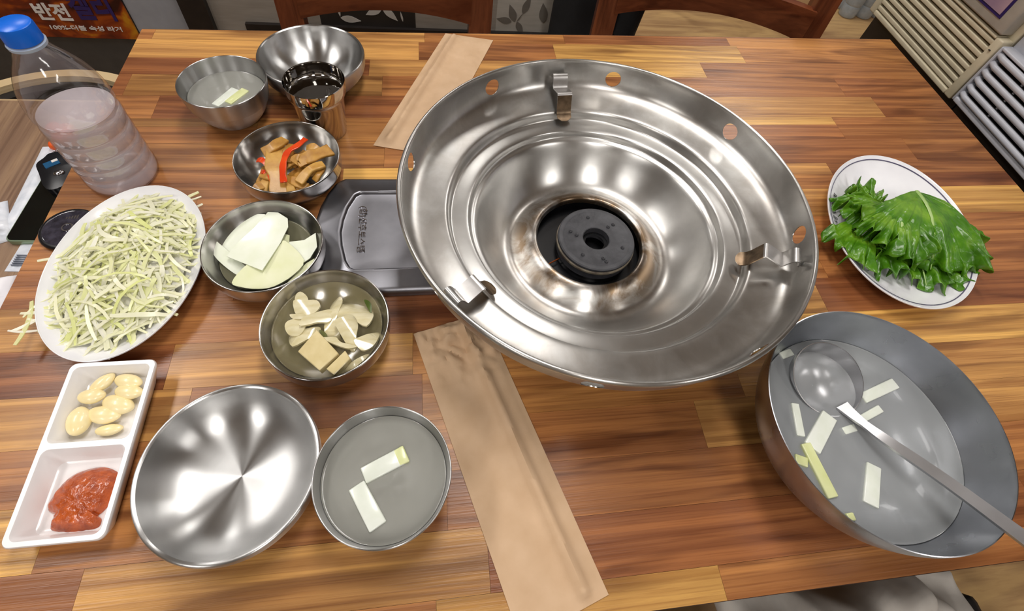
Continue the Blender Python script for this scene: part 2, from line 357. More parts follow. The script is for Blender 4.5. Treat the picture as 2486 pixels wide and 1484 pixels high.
def loft(loops):
    V, F = [], []; n = len(loops[0])
    for lp in loops: V += list(lp)
    for i in range(len(loops)-1):
        for k in range(n): F.append((i*n+k, i*n+(k+1) % n, (i+1)*n+(k+1) % n, (i+1)*n+k))
    return V, F
RND = random.Random(7)
# ------------------------------------------------------------------ measured outlines (metres on the table plane)
SOUP_STICKS = [[[0.4387, 0.1386], [0.4862, 0.1522], 0.0151], [[0.4275, 0.118], [0.4541, 0.1269], 0.0106], [[0.3604, 0.1391], [0.3523, 0.1061], 0.0113], [[0.3926, 0.1238], [0.3584, 0.0937], 0.0214], [[0.3531, 0.099], [0.3583, 0.0486], 0.0146],
 [[0.3365, 0.0863], [0.3479, 0.0809], 0.0126], [[0.4156, 0.0733], [0.3933, 0.0393], 0.0189], [[0.3676, 0.1915], [0.3829, 0.1954], 0.0113], [[0.3638, 0.0315], [0.3715, 0.0316], 0.009], [[0.4007, 0.1075], [0.4163, 0.1104], 0.0101]]
RAD_STICKS = [[[-0.0699, 0.1052], [-0.033, 0.1213], 0.0155], [[-0.0753, 0.098], [-0.0556, 0.0635], 0.0155]]
TL_STICKS = [[[-0.2922, 0.6029], [-0.2725, 0.6387], 0.0128], [[-0.277, 0.6085], [-0.2588, 0.6377], 0.0128]]
GARLIC = [[[-0.3344, 0.2117], [-0.3183, 0.2275], 0.531], [[-0.3165, 0.223], [-0.2918, 0.2167], 0.517], [[-0.3132, 0.2112], [-0.2882, 0.2071], 0.5], [[-0.3433, 0.206], [-0.3203, 0.2067], 0.567], [[-0.3221, 0.2027], [-0.2945, 0.1932], 0.558],
 [[-0.3324, 0.1911], [-0.3042, 0.1864], 0.526], [[-0.3353, 0.1714], [-0.3397, 0.1975], 0.697], [[-0.322, 0.1738], [-0.2993, 0.1756], 0.413]]
PASTE = [[-0.31, 0.143], [-0.2972, 0.1392], [-0.2901, 0.1324], [-0.2888, 0.1203], [-0.2915, 0.1103], [-0.2963, 0.1029], [-0.299, 0.1004], [-0.295, 0.0965], [-0.2964, 0.0897], [-0.3068, 0.088], [-0.319, 0.0882], [-0.3337, 0.0919], [-0.3357, 0.0982],
 [-0.3352, 0.1037], [-0.3426, 0.1093], [-0.3431, 0.1164], [-0.3403, 0.1263], [-0.3347, 0.1347], [-0.3265, 0.1401]]
SLICES = [[[-0.258, 0.3886], [-0.254, 0.4028], [-0.2323, 0.4193], [-0.2156, 0.4206], [-0.1999, 0.4175], [-0.1939, 0.4059], [-0.2075, 0.3905], [-0.2117, 0.3862], [-0.2291, 0.3738], [-0.2352, 0.3676]],
 [[-0.2006, 0.4222], [-0.1884, 0.4208], [-0.1758, 0.41], [-0.1732, 0.3963], [-0.1784, 0.3722], [-0.1923, 0.3344], [-0.2348, 0.3572], [-0.225, 0.3779], [-0.2119, 0.3973]],
 [[-0.2219, 0.3209], [-0.2137, 0.3402], [-0.1975, 0.358], [-0.1798, 0.3701], [-0.174, 0.3764], [-0.1512, 0.3512], [-0.1603, 0.3321], [-0.1788, 0.3171], [-0.1953, 0.3136], [-0.2125, 0.3157]],
 [[-0.1804, 0.3745], [-0.1719, 0.3796], [-0.1545, 0.3802], [-0.1419, 0.3887], [-0.1385, 0.3688], [-0.145, 0.3541], [-0.1555, 0.3462], [-0.1715, 0.3571]],
 [[-0.2578, 0.3854], [-0.2535, 0.3682], [-0.2447, 0.3555], [-0.2261, 0.3397], [-0.2107, 0.3321], [-0.2073, 0.34], [-0.2264, 0.359], [-0.2456, 0.3764]], [[-0.1811, 0.392], [-0.1723, 0.3891], [-0.171, 0.372], [-0.1798, 0.3701]],
 [[-0.1672, 0.3245], [-0.1592, 0.3361], [-0.1495, 0.3501], [-0.1402, 0.3561], [-0.1451, 0.3396], [-0.1579, 0.3261]]]
CUBES = [[[-0.1262, 0.2585], [-0.102, 0.2303], [-0.1197, 0.2136], [-0.1431, 0.2358]], [[-0.0961, 0.2339], [-0.0902, 0.2247], [-0.1055, 0.2084], [-0.1139, 0.2156]]]
ONIONS = [[[-0.1537, 0.2948], [-0.1421, 0.2937], [-0.132, 0.2937], [-0.1281, 0.2869], [-0.1324, 0.2795], [-0.1413, 0.2784], [-0.1496, 0.2798]], [[-0.1569, 0.2802], [-0.1486, 0.2787], [-0.1385, 0.2771], [-0.1407, 0.2724], [-0.1516, 0.2735]],
 [[-0.159, 0.265], [-0.1566, 0.2706], [-0.1488, 0.2729], [-0.1407, 0.2724], [-0.1412, 0.2609], [-0.1467, 0.2556], [-0.1554, 0.2576]],
 [[-0.1552, 0.2565], [-0.1472, 0.2592], [-0.1351, 0.2627], [-0.1271, 0.2633], [-0.1282, 0.2561], [-0.1365, 0.2504], [-0.1488, 0.2438]],
 [[-0.1429, 0.2641], [-0.1398, 0.2724], [-0.1304, 0.2783], [-0.1162, 0.2825], [-0.1164, 0.269], [-0.1276, 0.2675], [-0.1354, 0.2648]],
 [[-0.1179, 0.2815], [-0.1152, 0.293], [-0.1091, 0.2977], [-0.1042, 0.2896], [-0.1082, 0.2751], [-0.1083, 0.2644], [-0.1052, 0.2543], [-0.1153, 0.2521], [-0.1201, 0.265]],
 [[-0.1123, 0.2742], [-0.108, 0.2837], [-0.1001, 0.2906], [-0.081, 0.2945], [-0.073, 0.2743], [-0.0789, 0.2623], [-0.0912, 0.2688], [-0.1012, 0.2667]],
 [[-0.1068, 0.263], [-0.0994, 0.2671], [-0.0913, 0.2701], [-0.0864, 0.2611], [-0.0873, 0.2486], [-0.0871, 0.2382], [-0.0919, 0.2369], [-0.0999, 0.2493]],
 [[-0.1199, 0.2479], [-0.1142, 0.2486], [-0.107, 0.2487], [-0.1012, 0.2423], [-0.0871, 0.2379], [-0.0945, 0.2353], [-0.1054, 0.2395]],
 [[-0.0869, 0.2435], [-0.0809, 0.2483], [-0.0747, 0.2521], [-0.0655, 0.2549], [-0.0671, 0.2434], [-0.0722, 0.2365], [-0.0802, 0.2345]],
 [[-0.0998, 0.2123], [-0.0934, 0.22], [-0.085, 0.2254], [-0.0755, 0.2302], [-0.0796, 0.2231], [-0.0888, 0.2159]], [[-0.1532, 0.2948], [-0.1533, 0.3026], [-0.1489, 0.3052], [-0.1417, 0.2987], [-0.1413, 0.2942], [-0.1469, 0.2956]]]
GREENS = [[[-0.0815, 0.2945], [-0.0767, 0.2934], [-0.0731, 0.2876], [-0.0731, 0.2782], [-0.0772, 0.2844]], [[-0.126, 0.2606], [-0.1213, 0.2588], [-0.1173, 0.2544], [-0.1179, 0.2512], [-0.1226, 0.2537]]]
FISHCAKE = [[[-0.202, 0.528], [-0.2027, 0.5023], [-0.1962, 0.4801], [-0.1921, 0.4563], 0.0232], [[-0.2182, 0.515], [-0.2039, 0.5228], [-0.1928, 0.5373], 0.0145], [[-0.1861, 0.5334], [-0.1876, 0.5176], [-0.1894, 0.5048], 0.0135],
 [[-0.1659, 0.5255], [-0.1569, 0.5243], [-0.1495, 0.5204], 0.0116], [[-0.1702, 0.5023], [-0.1532, 0.5048], [-0.1333, 0.5178], 0.0184], [[-0.1762, 0.4947], [-0.1699, 0.4998], [-0.1622, 0.4922], 0.0164],
 [[-0.1693, 0.4655], [-0.156, 0.4823], [-0.1398, 0.4922], 0.0128], [[-0.1516, 0.4725], [-0.1455, 0.4798], [-0.1426, 0.4947], 0.0089], [[-0.2248, 0.4578], [-0.2189, 0.4659], [-0.2097, 0.4705], 0.0128],
 [[-0.2086, 0.485], [-0.2118, 0.4729], [-0.2125, 0.4565], 0.0097], [[-0.206, 0.4564], [-0.1918, 0.4482], [-0.1805, 0.4492], 0.012], [[-0.1764, 0.4561], [-0.1634, 0.4583], [-0.149, 0.4641], 0.0155],
 [[-0.1875, 0.4776], [-0.1809, 0.4656], [-0.1775, 0.4514], 0.0108], [[-0.1772, 0.4824], [-0.1704, 0.4751], [-0.172, 0.4607], 0.0135]]
PEPPER = [[[-0.166, 0.5348], [-0.1751, 0.5216], [-0.1851, 0.5112], [-0.1889, 0.4948], [-0.1884, 0.4776], [-0.1861, 0.4644], 0.0098], [[-0.2242, 0.5048], [-0.218, 0.5023], [-0.2108, 0.4973], 0.0094],
 [[-0.2081, 0.4838], [-0.2057, 0.4765], [-0.2033, 0.4693], 0.0045], [[-0.2178, 0.4887], [-0.2138, 0.4862], [-0.2111, 0.485], 0.0068]]
LETTERS_PLATE = [[0.583, 0.4421], [0.5736, 0.4288], [0.5651, 0.4173], [0.5588, 0.4008]]
# ================================================================== THE ROOM
tag(box('floor', -3.2, 3.4, -2.8, 4.6, -0.05, 0.0, 'floor'), 'wood-look floor of the restaurant', None, None, 'structure')
tag(box('ceiling', -3.2, 3.4, -2.8, 4.6, 2.5, 2.55, 'ceiling'), 'white ceiling', None, None, 'structure')
tag(box('wall_front', -3.2, 3.4, -2.85, -2.8, 0.0, 2.5, 'wall_paint'), 'plain wall behind the camera', None, None, 'structure')
tag(box('wall_far', -3.2, 3.4, 4.6, 4.65, 0.0, 2.5, 'wall_paint'), 'far wall', None, None, 'structure')
tag(box('wall_left', -3.25, -3.2, -2.8, 4.6, 0.0, 2.5, 'wall_paint'), 'left wall', None, None, 'structure')
tag(box('wall_right', 3.4, 3.45, -2.8, 4.6, 0.0, 2.5, 'wall_paint'), 'right wall', None, None, 'structure')
# partition behind the far chairs: strips of different wallpaper
part = empty('wall_back', (0, 1.4, 0)); tag(part, 'low partition with strips of wallpaper behind the far chairs', None, None, 'structure')
PH = 1.6
def panel(x0, x1, mat, name='panel', y=0.0):
    return box(name, x0, x1, y, 0.06, 0.0, PH, mat, part)
panel(-0.785, -0.645, 'grey_wall'); panel(-0.645, -0.58, 'black_paint', 'column', -0.02); panel(-0.58, -0.30, 'beige_wall')
dark1 = panel(-0.30, -0.19, 'dark_paper'); dark2 = panel(-0.19, -0.04, 'dark_paper', 'panel', -0.001); panel(-0.04, 0.19, 'beige_wall')
leafp = panel(0.19, 0.36, 'cream_paper')
box('skirting_strip', -0.5, 0.36, -0.012, 0.0, 0.0, 0.405, 'black_paint', part)
lowp = panel(-1.9, -0.785, 'charcoal', 'panel', 0.001)
def leaf_outline(cx, cz, L, wd, ang, n=10):
    pts = []
    for k in range(n+1):
        t = k/n; pts.append((t*L, wd*math.sin(PI*t**0.85)*(1-0.25*t)))
    for k in range(n-1, 0, -1):
        t = k/n; pts.append((t*L, -wd*math.sin(PI*t**0.85)*(1-0.25*t)))
    a = math.radians(ang); return [(cx+x*math.cos(a)-z*math.sin(a), cz+x*math.sin(a)+z*math.cos(a)) for x, z in pts]
def leaf_print(parent, cx, cz, L, wd, ang, mat, y=-0.0012):
    p = leaf_outline(cx, cz, L, wd, ang); n = len(p)
    v = [(x, y, z) for x, z in p]+[(x, y+0.001, z) for x, z in p]
    f = [tuple(range(n)), tuple(range(n, 2*n))]+[(k, (k+1) % n, n+(k+1) % n, n+k) for k in range(n)]
    return mk('printed_leaf', v, f, mat, parent, smooth=False)
zb = 0.415
for cx, cz, L, wd, a in ((-0.265, zb+0.035, 0.05, 0.010, 60), (-0.245, zb+0.012, 0.055, 0.011, -8), (-0.245, zb+0.015, 0.05, 0.004, 95), (-0.285, zb+0.04, 0.05, 0.009, 120), (-0.235, zb+0.05, 0.045, 0.009, 40)):
    leaf_print(dark1, cx, cz, L, wd, a, 'leaf_pale')
for cx, cz, L, wd, a in ((-0.130, zb+0.045, 0.05, 0.012, 205), (-0.128, zb+0.048, 0.055, 0.011, -45), (-0.128, zb+0.05, 0.05, 0.010, 130), (-0.125, zb+0.046, 0.06, 0.0025, 145), (-0.075, zb+0.008, 0.03, 0.003, 100), (-0.085, zb+0.055, 0.05, 0.009, 35)):
    leaf_print(dark2, cx, cz, L, wd, a, 'leaf_pale', -0.0022)
for cx, cz, L, wd, a in ((0.235, zb+0.02, 0.045, 0.011, 170), (0.245, zb+0.02, 0.055, 0.012, 112), (0.25, zb+0.02, 0.045, 0.010, -60), (0.265, zb+0.045, 0.055, 0.011, 72), (0.33, zb+0.02, 0.06, 0.014, 100), (0.25, zb+0.02, 0.03, 0.002, 60)):
    leaf_print(leafp, cx, cz, L, wd, a, 'leaf_grey')
# ------------------------------------------------------------------ ceiling lamps
LAMPS = ((0.20, 0.85, 0.15, 0.50, 'over the dining table'), (-1.30, 0.85, 0.15, 0.50, 'left of the dining table'), (1.80, 2.30, 0.15, 0.50, 'far right over the bottle pack'), (0.20, 2.60, 0.15, 0.50, 'over the aisle behind the far chairs'),
         (-1.30, 2.60, 0.15, 0.50, 'far left by the poster counter'), (0.20, -1.30, 0.15, 0.50, 'behind the camera in the middle'), (-1.30, -1.30, 0.15, 0.50, 'behind the camera to the left'), (1.75, -1.30, 0.15, 0.50, 'behind the camera to the right'))
for lx, ly, ha, hb, nmlab in LAMPS:
    t = empty('ceiling_light', (lx, ly, 2.5), 'long white ceiling light '+nmlab, 'ceiling light', 'ceiling lights')
    for x0, x1, y0, y1 in ((-ha-.02, -ha, -hb-.02, hb+.02), (ha, ha+.02, -hb-.02, hb+.02), (-ha, ha, -hb-.02, -hb), (-ha, ha, hb, hb+.02)): box('lamp_frame', x0, x1, y0, y1, -0.045, 0.0, 'lamp_frame', t)
    mk('diffuser', [(-ha, -hb, -0.036), (-ha, hb, -0.036), (ha, hb, -0.036), (ha, -hb, -0.036)], [(0, 1, 2, 3)], 'lamp', t, smooth=False)

# ================================================================== DINING TABLE
table = empty('dining_table', (0.24, 0.43, 0), 'wooden dining table of mixed yellow and reddish planks', 'table')
TL = Vector((0.24, 0.43, 0))
XL, XR = -0.463, 0.946
def skew(y): return y-0.048*max(0.0, (y-0.3)/0.557)**1.2
def yat(x, y):
    t = (x-XL)/(XR-XL); return skew(y)*(1-t)+y*t
def quadbox(x0, x1, ya, yb, z0, z1, g=0.00012):
    c = [(x0+g, yat(x0, ya)+g), (x1-g, yat(x1, ya)+g), (x1-g, yat(x1, yb)-g), (x0+g, yat(x0, yb)-g)]
    v = [(x-TL.x, y-TL.y, z0) for x, y in c]+[(x-TL.x, y-TL.y, z1) for x, y in c]
    f = [(0, 3, 2, 1), (4, 5, 6, 7), (0, 1, 5, 4), (1, 2, 6, 5), (2, 3, 7, 6), (3, 0, 4, 7)]; return v, f
v, f = quadbox(XL, XR, -0.02, 0.8875, T-0.03, T-0.0032); mk('tabletop_core', v, f, 'core', table, smooth=False)
TONES = {'y': (200, 152, 84), 'l': (184, 134, 77), 'm': (162, 107, 62), 'o': (172, 117, 66), 'r': (151, 97, 57), 'd': (134, 82, 49)}
ROWS = [
 (-0.02, 0.008, [('m', -0.01), ('y', 0.251), ('m', 0.62), ('o', XR)]),
 (0.008, 0.061, [('r', -0.30), ('l', 0.0375), ('d', 0.62), ('r', XR)]),
 (0.061, 0.113, [('y', -0.34), ('m', 0.002), ('r', 0.46), ('m', XR)]),
 (0.113, 0.164, [('m', -0.20), ('o', 0.05), ('r', 0.277), ('l', XR)]),
 (0.164, 0.215, [('l', -0.25), ('r', -0.02), ('o', 0.34), ('l', XR)]),
 (0.215, 0.265, [('d', -0.278), ('l', -0.03), ('o', 0.35), ('y', XR)]),
 (0.265, 0.317, [('l', -0.37), ('m', -0.06), ('d', 0.30), ('l', 0.495), ('d', XR)]),
 (0.317, 0.370, [('r', -0.23), ('d', 0.10), ('m', 0.52), ('r', XR)]),
 (0.370, 0.425, [('m', -0.33), ('r', 0.05), ('m', 0.44), ('m', XR)]),
 (0.425, 0.480, [('o', -0.30), ('m', 0.10), ('l', 0.40), ('l', 0.73), ('y', XR)]),
 (0.480, 0.5105, [('m', -0.124), ('l', 0.25), ('o', 0.622), ('d', XR)]),
 (0.5105, 0.535, [('m', -0.124), ('y', 0.25), ('l', 0.622), ('r', XR)]),
 (0.535, 0.592, [('o', -0.07), ('m', 0.35), ('r', 0.795), ('m', XR)]),
 (0.592, 0.628, [('m', -0.25), ('o', 0.36), ('r', 0.687), ('m', XR)]),
 (0.628, 0.647, [('l', -0.25), ('o', 0.36), ('y', 0.687), ('m', XR)]),
 (0.647, 0.702, [('m', -0.394), ('d', 0.02), ('l', 0.41), ('l', 0.796), ('r', XR)]),
 (0.702, 0.757, [('d', -0.445), ('l', -0.078), ('m', 0.40), ('m', 0.746), ('r', XR)]),
 (0.757, 0.803, [('d', -0.10), ('l', 0.22), ('y', 0.49), ('m', XR)]),
 (0.803, 0.857, [('l', -0.02), ('r', 0.219), ('y', 0.584), ('o', XR)]),
 (0.857, 0.8875, [('m', -0.442), ('l', -0.01), ('o', 0.243), ('r', 0.572), ('o', XR)]),
]
for ya, yb, cells in ROWS:
    x0 = XL
    for tone, x1 in cells:
        v, f = quadbox(x0, x1, ya, yb, T-0.003, T+RND.uniform(-0.00008, 0.0)); o = mk('plank', v, f, 'plank', table, smooth=False)
        c = lin(TONES[tone]); k = RND.uniform(0.92, 1.06); o.color = (c[0]*k, c[1]*k, c[2]*k, 1); x0 = x1
v, f = quadbox(XL, XR, -0.0204, -0.02, T-0.03, T-0.0005, 0); mk('edge_band', v, f, 'edge_band', table, smooth=False)
v, f = quadbox(XL, XR, 0.8876, 0.889, T-0.03, T-0.0005, 0); mk('edge_band', v, f, 'edge_band', table, smooth=False)
for x, y in ((XL+0.06, 0.06), (XR-0.09, 0.06), (XL+0.06, 0.74), (XR-0.09, 0.76)):
    box('leg', x-TL.x, x-TL.x+0.05, y-TL.y, y-TL.y+0.05, 0.0, T-0.03, 'black_metal', table)

# ================================================================== PAN AND STOVE
PC = (0.189, 0.366)
PROF = [(.2262, .1250), (.2282, .1272), (.2284, .1300), (.2266, .1322), (.2242, .1318), (.2234, .1288), (.2236, .1200), (.2222, .1080), (.2190, .0990), (.2140, .0940), (.2060, .0908), (.1950, .0894),
        (.1850, .0886), (.1795, .0880), (.1768, .0868), (.1750, .0840), (.1738, .0790), (.1724, .0760), (.1690, .0750), (.1580, .0745), (.1540, .0739), (.1520, .0728), (.1507, .0695), (.1498, .0662),
        (.1480, .0648), (.1440, .0634), (.1400, .0580), (.1340, .0470), (.1260, .0350), (.1180, .0255), (.1100, .0182), (.1030, .0150), (.0960, .0155), (.0890, .0205), (.0830, .0265), (.0775, .0315),
        (.0725, .0342), (.0692, .0347), (.0670, .0336), (.0660, .0310), (.0655, .0270)]
def closed_lathe(prof, th, n, sub=3):
    p = resample(prof, sub); q = []
    for i in range(len(p)):
        a = p[max(i-1, 0)]; b = p[min(i+1, len(p)-1)]; dx, dz = b[0]-a[0], b[1]-a[1]; l = math.hypot(dx, dz) or 1
        q.append((p[i][0]-dz/l*th, p[i][1]+dx/l*th))
    loop = p+q[::-1]; V, F = [], []; m = len(loop)
    for r, z in loop: V += [(r*math.cos(2*PI*k/n), r*math.sin(2*PI*k/n), z) for k in range(n)]
    for i in range(m):
        j = (i+1) % m
        for k in range(n): F.append((i*n+k, j*n+k, j*n+(k+1) % n, i*n+(k+1) % n))
    return V, F
pan = empty('hotpot_pan', (PC[0], PC[1], T), 'large round brushed steel grill pan with punched rim holes over the burner', 'pan')
v, f = closed_lathe(PROF, 0.0010, 160); body = mk('pan_body', v, f, 'pan', pan, angle=30)
cv, cf = [], []
for k in range(8):
    a = math.radians(30+45*k); d = Vector((math.cos(a), math.sin(a), -0.12)); c0 = Vector((0.205*math.cos(a), 0.205*math.sin(a), 0.1125)); c1 = c0+d*0.035
    v, f = sweep([c0, c1], 0.0105, 28); n0 = len(cv); cv += v; cf += [tuple(i+n0 for i in q) for q in f]
cut = mk('hole_cutter', cv, cf, 'pan', None, (PC[0], PC[1], T), smooth=False)
bo = body.modifiers.new('holes', 'BOOLEAN'); bo.object = cut; bo.operation = 'DIFFERENCE'; bo.solver = 'EXACT'
dg = bpy.context.evaluated_depsgraph_get(); dg.update()
nme = bpy.data.meshes.new_from_object(body.evaluated_get(dg)); body.modifiers.clear(); body.data = nme; bpy.data.objects.remove(cut, do_unlink=True)
nme.polygons.foreach_set('use_smooth', [True]*len(nme.polygons)); nme.set_sharp_from_angle(angle=math.radians(30))
def rz2(r, z, a, s=0.0): return (r*math.cos(a)-s*math.sin(a), r*math.sin(a)+s*math.cos(a), z)
for deg in (95, -25, 215):
    a = math.radians(deg); side = (-math.sin(a), math.cos(a), 0)
    b1 = [(.1620, .0812), (.1640, .0822), (.1680, .0840), (.1720, .0868), (.1755, .0930), (.1790, .1015), (.1815, .1075)]
    b2 = [(.1815, .1075), (.1835, .1095), (.1900, .1075), (.1980, .1045), (.2030, .1025)]
    b3 = [(.2030, .1025), (.2050, .1050), (.2085, .1120), (.2115, .1160), (.2150, .1168), (.2172, .1140), (.2172, .1100)]
    pr = resample(b1, 3); ww = [0.0195*min(1.0, 0.25+i*0.16) for i in range(len(pr))]
    v, f = strip([rz2(r, z+0.0012, a) for r, z in pr], ww, 0.0013, side=side); br = mk('bracket', v, f, 'bracket', pan, angle=50); br.data.materials[0] = M['bracket_brown']
    v, f = strip([rz2(r, z+0.0012, a) for r, z in resample(b2, 2)+resample(b3, 3)], 0.0198, 0.0014, side=side); mk('bracket_bridge', v, f, 'bracket', br, angle=50)
    v, f = lathe([(0, .0012), (.0022, .001), (.0034, 0.0), (.0034, -.001), (0, -.001)], 16)
    rv = mk('rivet', v, f, 'rivet', pan, rz2(.2200, .1090, a)); rv.rotation_euler = (0, math.radians(90), a)
# stove below the pan
stove = empty('table_stove', (PC[0], 0.405, T), 'low dull grey steel gas stove with embossed plate under the pan', 'stove')
def ray_poly(poly, c, ang):
    dx, dy = math.cos(ang), math.sin(ang); best = None; n = len(poly)
    for i in range(n):
        x1, y1 = poly[i]; x2, y2 = poly[(i+1) % n]; ex, ey = x2-x1, y2-y1; den = dx*ey-dy*ex
        if abs(den) < 1e-12: continue
        t = ((x1-c[0])*ey-(y1-c[1])*ex)/den; u = ((x1-c[0])*dy-(y1-c[1])*dx)/den
        if t > 0 and -1e-9 <= u <= 1+1e-9 and (best is None or t < best): best = t
    return (c[0]+dx*best, c[1]+dy*best)
OUT = [(-.121, .4960), (-.131, .4880), (-.140, .470), (-.1475, .447), (-.1515, .420), (-.1515, .392), (-.1465, .365), (-.138, .342), (-.128, .324), (-.120, .3165), (-.110, .3140), (.33, .3140), (.35, .33), (.35, .48), (.33, .4960)]
REC = [(-.098, .4675), (-.104, .4630), (-.113, .4420), (-.1172, .4220), (-.1185, .4030), (-.1158, .3830), (-.1095, .3590), (-.1040, .3490), (-.0980, .3450), (.02, .3450), (.03, .352), (.03, .460), (.02, .4675)]
cpt = (-0.045, 0.406); angs = [2*PI*k/180 for k in range(180)]
def loop(poly, off, z):
    out = []
    for a in angs:
        p = ray_poly(poly, cpt, a); d = math.hypot(p[0]-cpt[0], p[1]-cpt[1]); s = (d+off)/d
        out.append((cpt[0]+(p[0]-cpt[0])*s-PC[0], cpt[1]+(p[1]-cpt[1])*s-0.405, z))
    return out
loops = [loop(OUT, 0, 0.0004), loop(OUT, 0.0, .0040), loop(OUT, -.0015, .0075), loop(OUT, -.004, .0100), loop(OUT, -.0075, .0110), loop(REC, .0045, .0118), loop(REC, .0025, .0130), loop(REC, .0008, .0132), loop(REC, -.0012, .0118), loop(REC, -.0022, .0090), loop(REC, -.0040, .0086), loop(REC, -.02, .0086)]
v, f = loft(loops); n0 = len(v); f.append(tuple(range(n0-180, n0))); f.append(tuple(range(180))); mk('base_plate', v, f, 'plate_steel', stove, angle=45)
tx = text_mesh('embossed_lettering', '(합)신후토스템', 'silver', stove, 0.072, 0.0115, 0.0010, 0.006); tx.location = (-0.0925-PC[0], 0.409-0.405, 0.0090); tx.rotation_euler = (0, 0, -PI/2)  # letters in brighter metal than the plate, standing in for their white glint
wl = mk('drip_well', *lathe(resample([(0, .0125), (.05, .0125), (.088, .0130), (.090, .0138)], 2), 64), 'black_metal', stove, (0, PC[1]-0.405, 0.0012))
BX, BY = 0.196-PC[0], 0.363-0.405
bh = mk('burner_head', *lathe([(.0165, .0190), (.0165, .0385), (.0175, .0392), (.0400, .0392), (.0412, .0398), (.0430, .0402), (.0465, .0400), (.0480, .0388), (.0482, .0365), (.0472, .0350), (.0472, .0190), (.0165, .0190)], 72), 'iron', stove, (BX, BY, 0), angle=35)
mk('ash_ring', *lathe([(.0474, .0345), (.0490, .0338), (.0494, .0318), (.0485, .0300), (.0474, .0296)], 72), 'burner_ring', bh)
mk('burner_post', *lathe([(.012, .0135), (.046, .0135), (.0468, .030), (.012, .030)], 48), 'black_metal', stove, (BX, BY, 0))
for ang, rr in ((98, .033), (160, .033), (168, .025), (38, .033), (42, .025), (228, .033), (-28, .034), (-82, .036), (-86, .031)):
    a = math.radians(ang); mk('nozzle', *lathe([(.0006, .0022), (.0014, .0024), (.0020, .0018), (.0024, 0.0), (.0024, -.0004)], 14), 'iron', bh, (rr*math.cos(a), rr*math.sin(a), .0390))
v, f = sweep([(BX-.062, BY-.024, .020), (BX-.046, BY-.016, .021)], 0.0009, 8); mk('igniter_wire', v, f, 'copper', stove)
# ================================================================== BOWLS, DISHES, CUP
P_SOUP = ([(0, .006), (.020, .0066), (.034, .0112), (.044, .0215), (.0500, .0365), (.0535, .0500), (.0548, .0580)], [(.0553, .0598), (.0560, .0604), (.0567, .0598)], [(.0566, .0560), (.0552, .0455), (.0530, .0350), (.0522, .0325), (.0516, .0322), (.0470, .0205), (.0400, .0095), (.0345, .0030), (.0310, .0000), (0, 0)])
P_DISH = ([(0, .0080), (.025, .0086), (.042, .0125), (.0530, .0210), (.0600, .0320), (.0626, .0382)], [(.0634, .0401), (.0646, .0402), (.0652, .0385)], [(.0652, .0300), (.0648, .0235), (.0630, .0165), (.0570, .0075), (.0500, .0015), (.0470, 0.0), (0, 0)])
P_BIG = ([(0, .0060), (.030, .0072), (.050, .0125), (.0630, .0230), (.0700, .0350), (.0722, .0415)], [(.0730, .0438), (.0748, .0448), (.0764, .0444), (.0772, .0425)], [(.0768, .0330), (.0735, .0230), (.0620, .0100), (.0500, .0015), (.0460, 0.0), (0, 0)])
P_POT = ([(0, .0040), (.040, .0052), (.070, .0125), (.0920, .0300), (.1040, .0520), (.1105, .0730), (.1133, .0880)], [(.1139, .0900), (.1148, .0898)], [(.1146, .0800), (.1120, .0660), (.1060, .0470), (.0940, .0255), (.0720, .0075), (.0500, .0008), (.0460, 0.0), (0, 0)])
P_CUP = ([(0, .0040), (.0255, .0042), (.0285, .0080), (.0305, .0300), (.0335, .0560), (.0350, .0640), (.0372, .0680), (.0385, .0780), (.0389, .0840)], [(.0393, .0852), (.0398, .0845)], [(.0397, .0770), (.0388, .0672), (.0365, .0632), (.0345, .0560), (.0312, .0250), (.0297, .0030), (.0285, 0.0), (0, 0)])
def scaled(P, s, h): return tuple([(r*s, z*h) for r, z in q] for q in P)
def bowl(name, label, cat, x, y, P, mat, group=None, n=112):
    t = empty(name, (x, y, T), label, cat, group)
    inner = resample(P[0], 5); outer = resample([P[1][-1]]+P[2][:-1], 4)+[P[2][-1]]
    mk('inner_wall', *lathe(inner+[P[1][0]], n), mat, t, angle=60)
    mk('rim', *lathe(resample([P[1][0]]+P[1][1:], 3), n), mat, t, angle=60)
    mk('outer_wall', *lathe(outer, n), mat, t, angle=25)
    return t
def liquid(name, label, cat, x, y, P, zl, mat, eps=0.0006):
    inner = [(r, z) for r, z in resample(P[0], 5)]; pts = []
    for (r0, z0), (r1, z1) in zip(inner, inner[1:]):
        if z0 <= zl: pts.append((max(r0-eps, 0.0), z0+eps))
        if z0 <= zl < z1: rl = r0+(r1-r0)*(zl-z0)/(z1-z0); break
    top = [(rl-eps*0.6, zl+0.0006), (rl-0.0012, zl+0.0001), (rl-0.003, zl), (rl*0.5, zl), (0, zl)]
    return tag(mk(name, *lathe(pts+top, 96), mat, None, (x, y, T), angle=50), label, cat)
def rodbox(a, b, wd, ht, zc, tilt=0.0, rnd=0.0012):
    a = Vector((a[0], a[1], 0)); b = Vector((b[0], b[1], 0)); L = (b-a).length
    bm = bmesh.new(); bmesh.ops.create_cube(bm, size=1.0)
    for v_ in bm.verts: v_.co = Vector((v_.co.x*L, v_.co.y*wd*(1+0.06*v_.co.x), v_.co.z*ht))
    bmesh.ops.bevel(bm, geom=list(bm.edges), offset=rnd, segments=2, affect='EDGES', profile=0.5)
    me = bpy.data.meshes.new('stick'); bm.to_mesh(me); bm.free(); ang = math.atan2(b.y-a.y, b.x-a.x)
    return me, ((a.x+b.x)/2, (a.y+b.y)/2, T+zc), ang, tilt
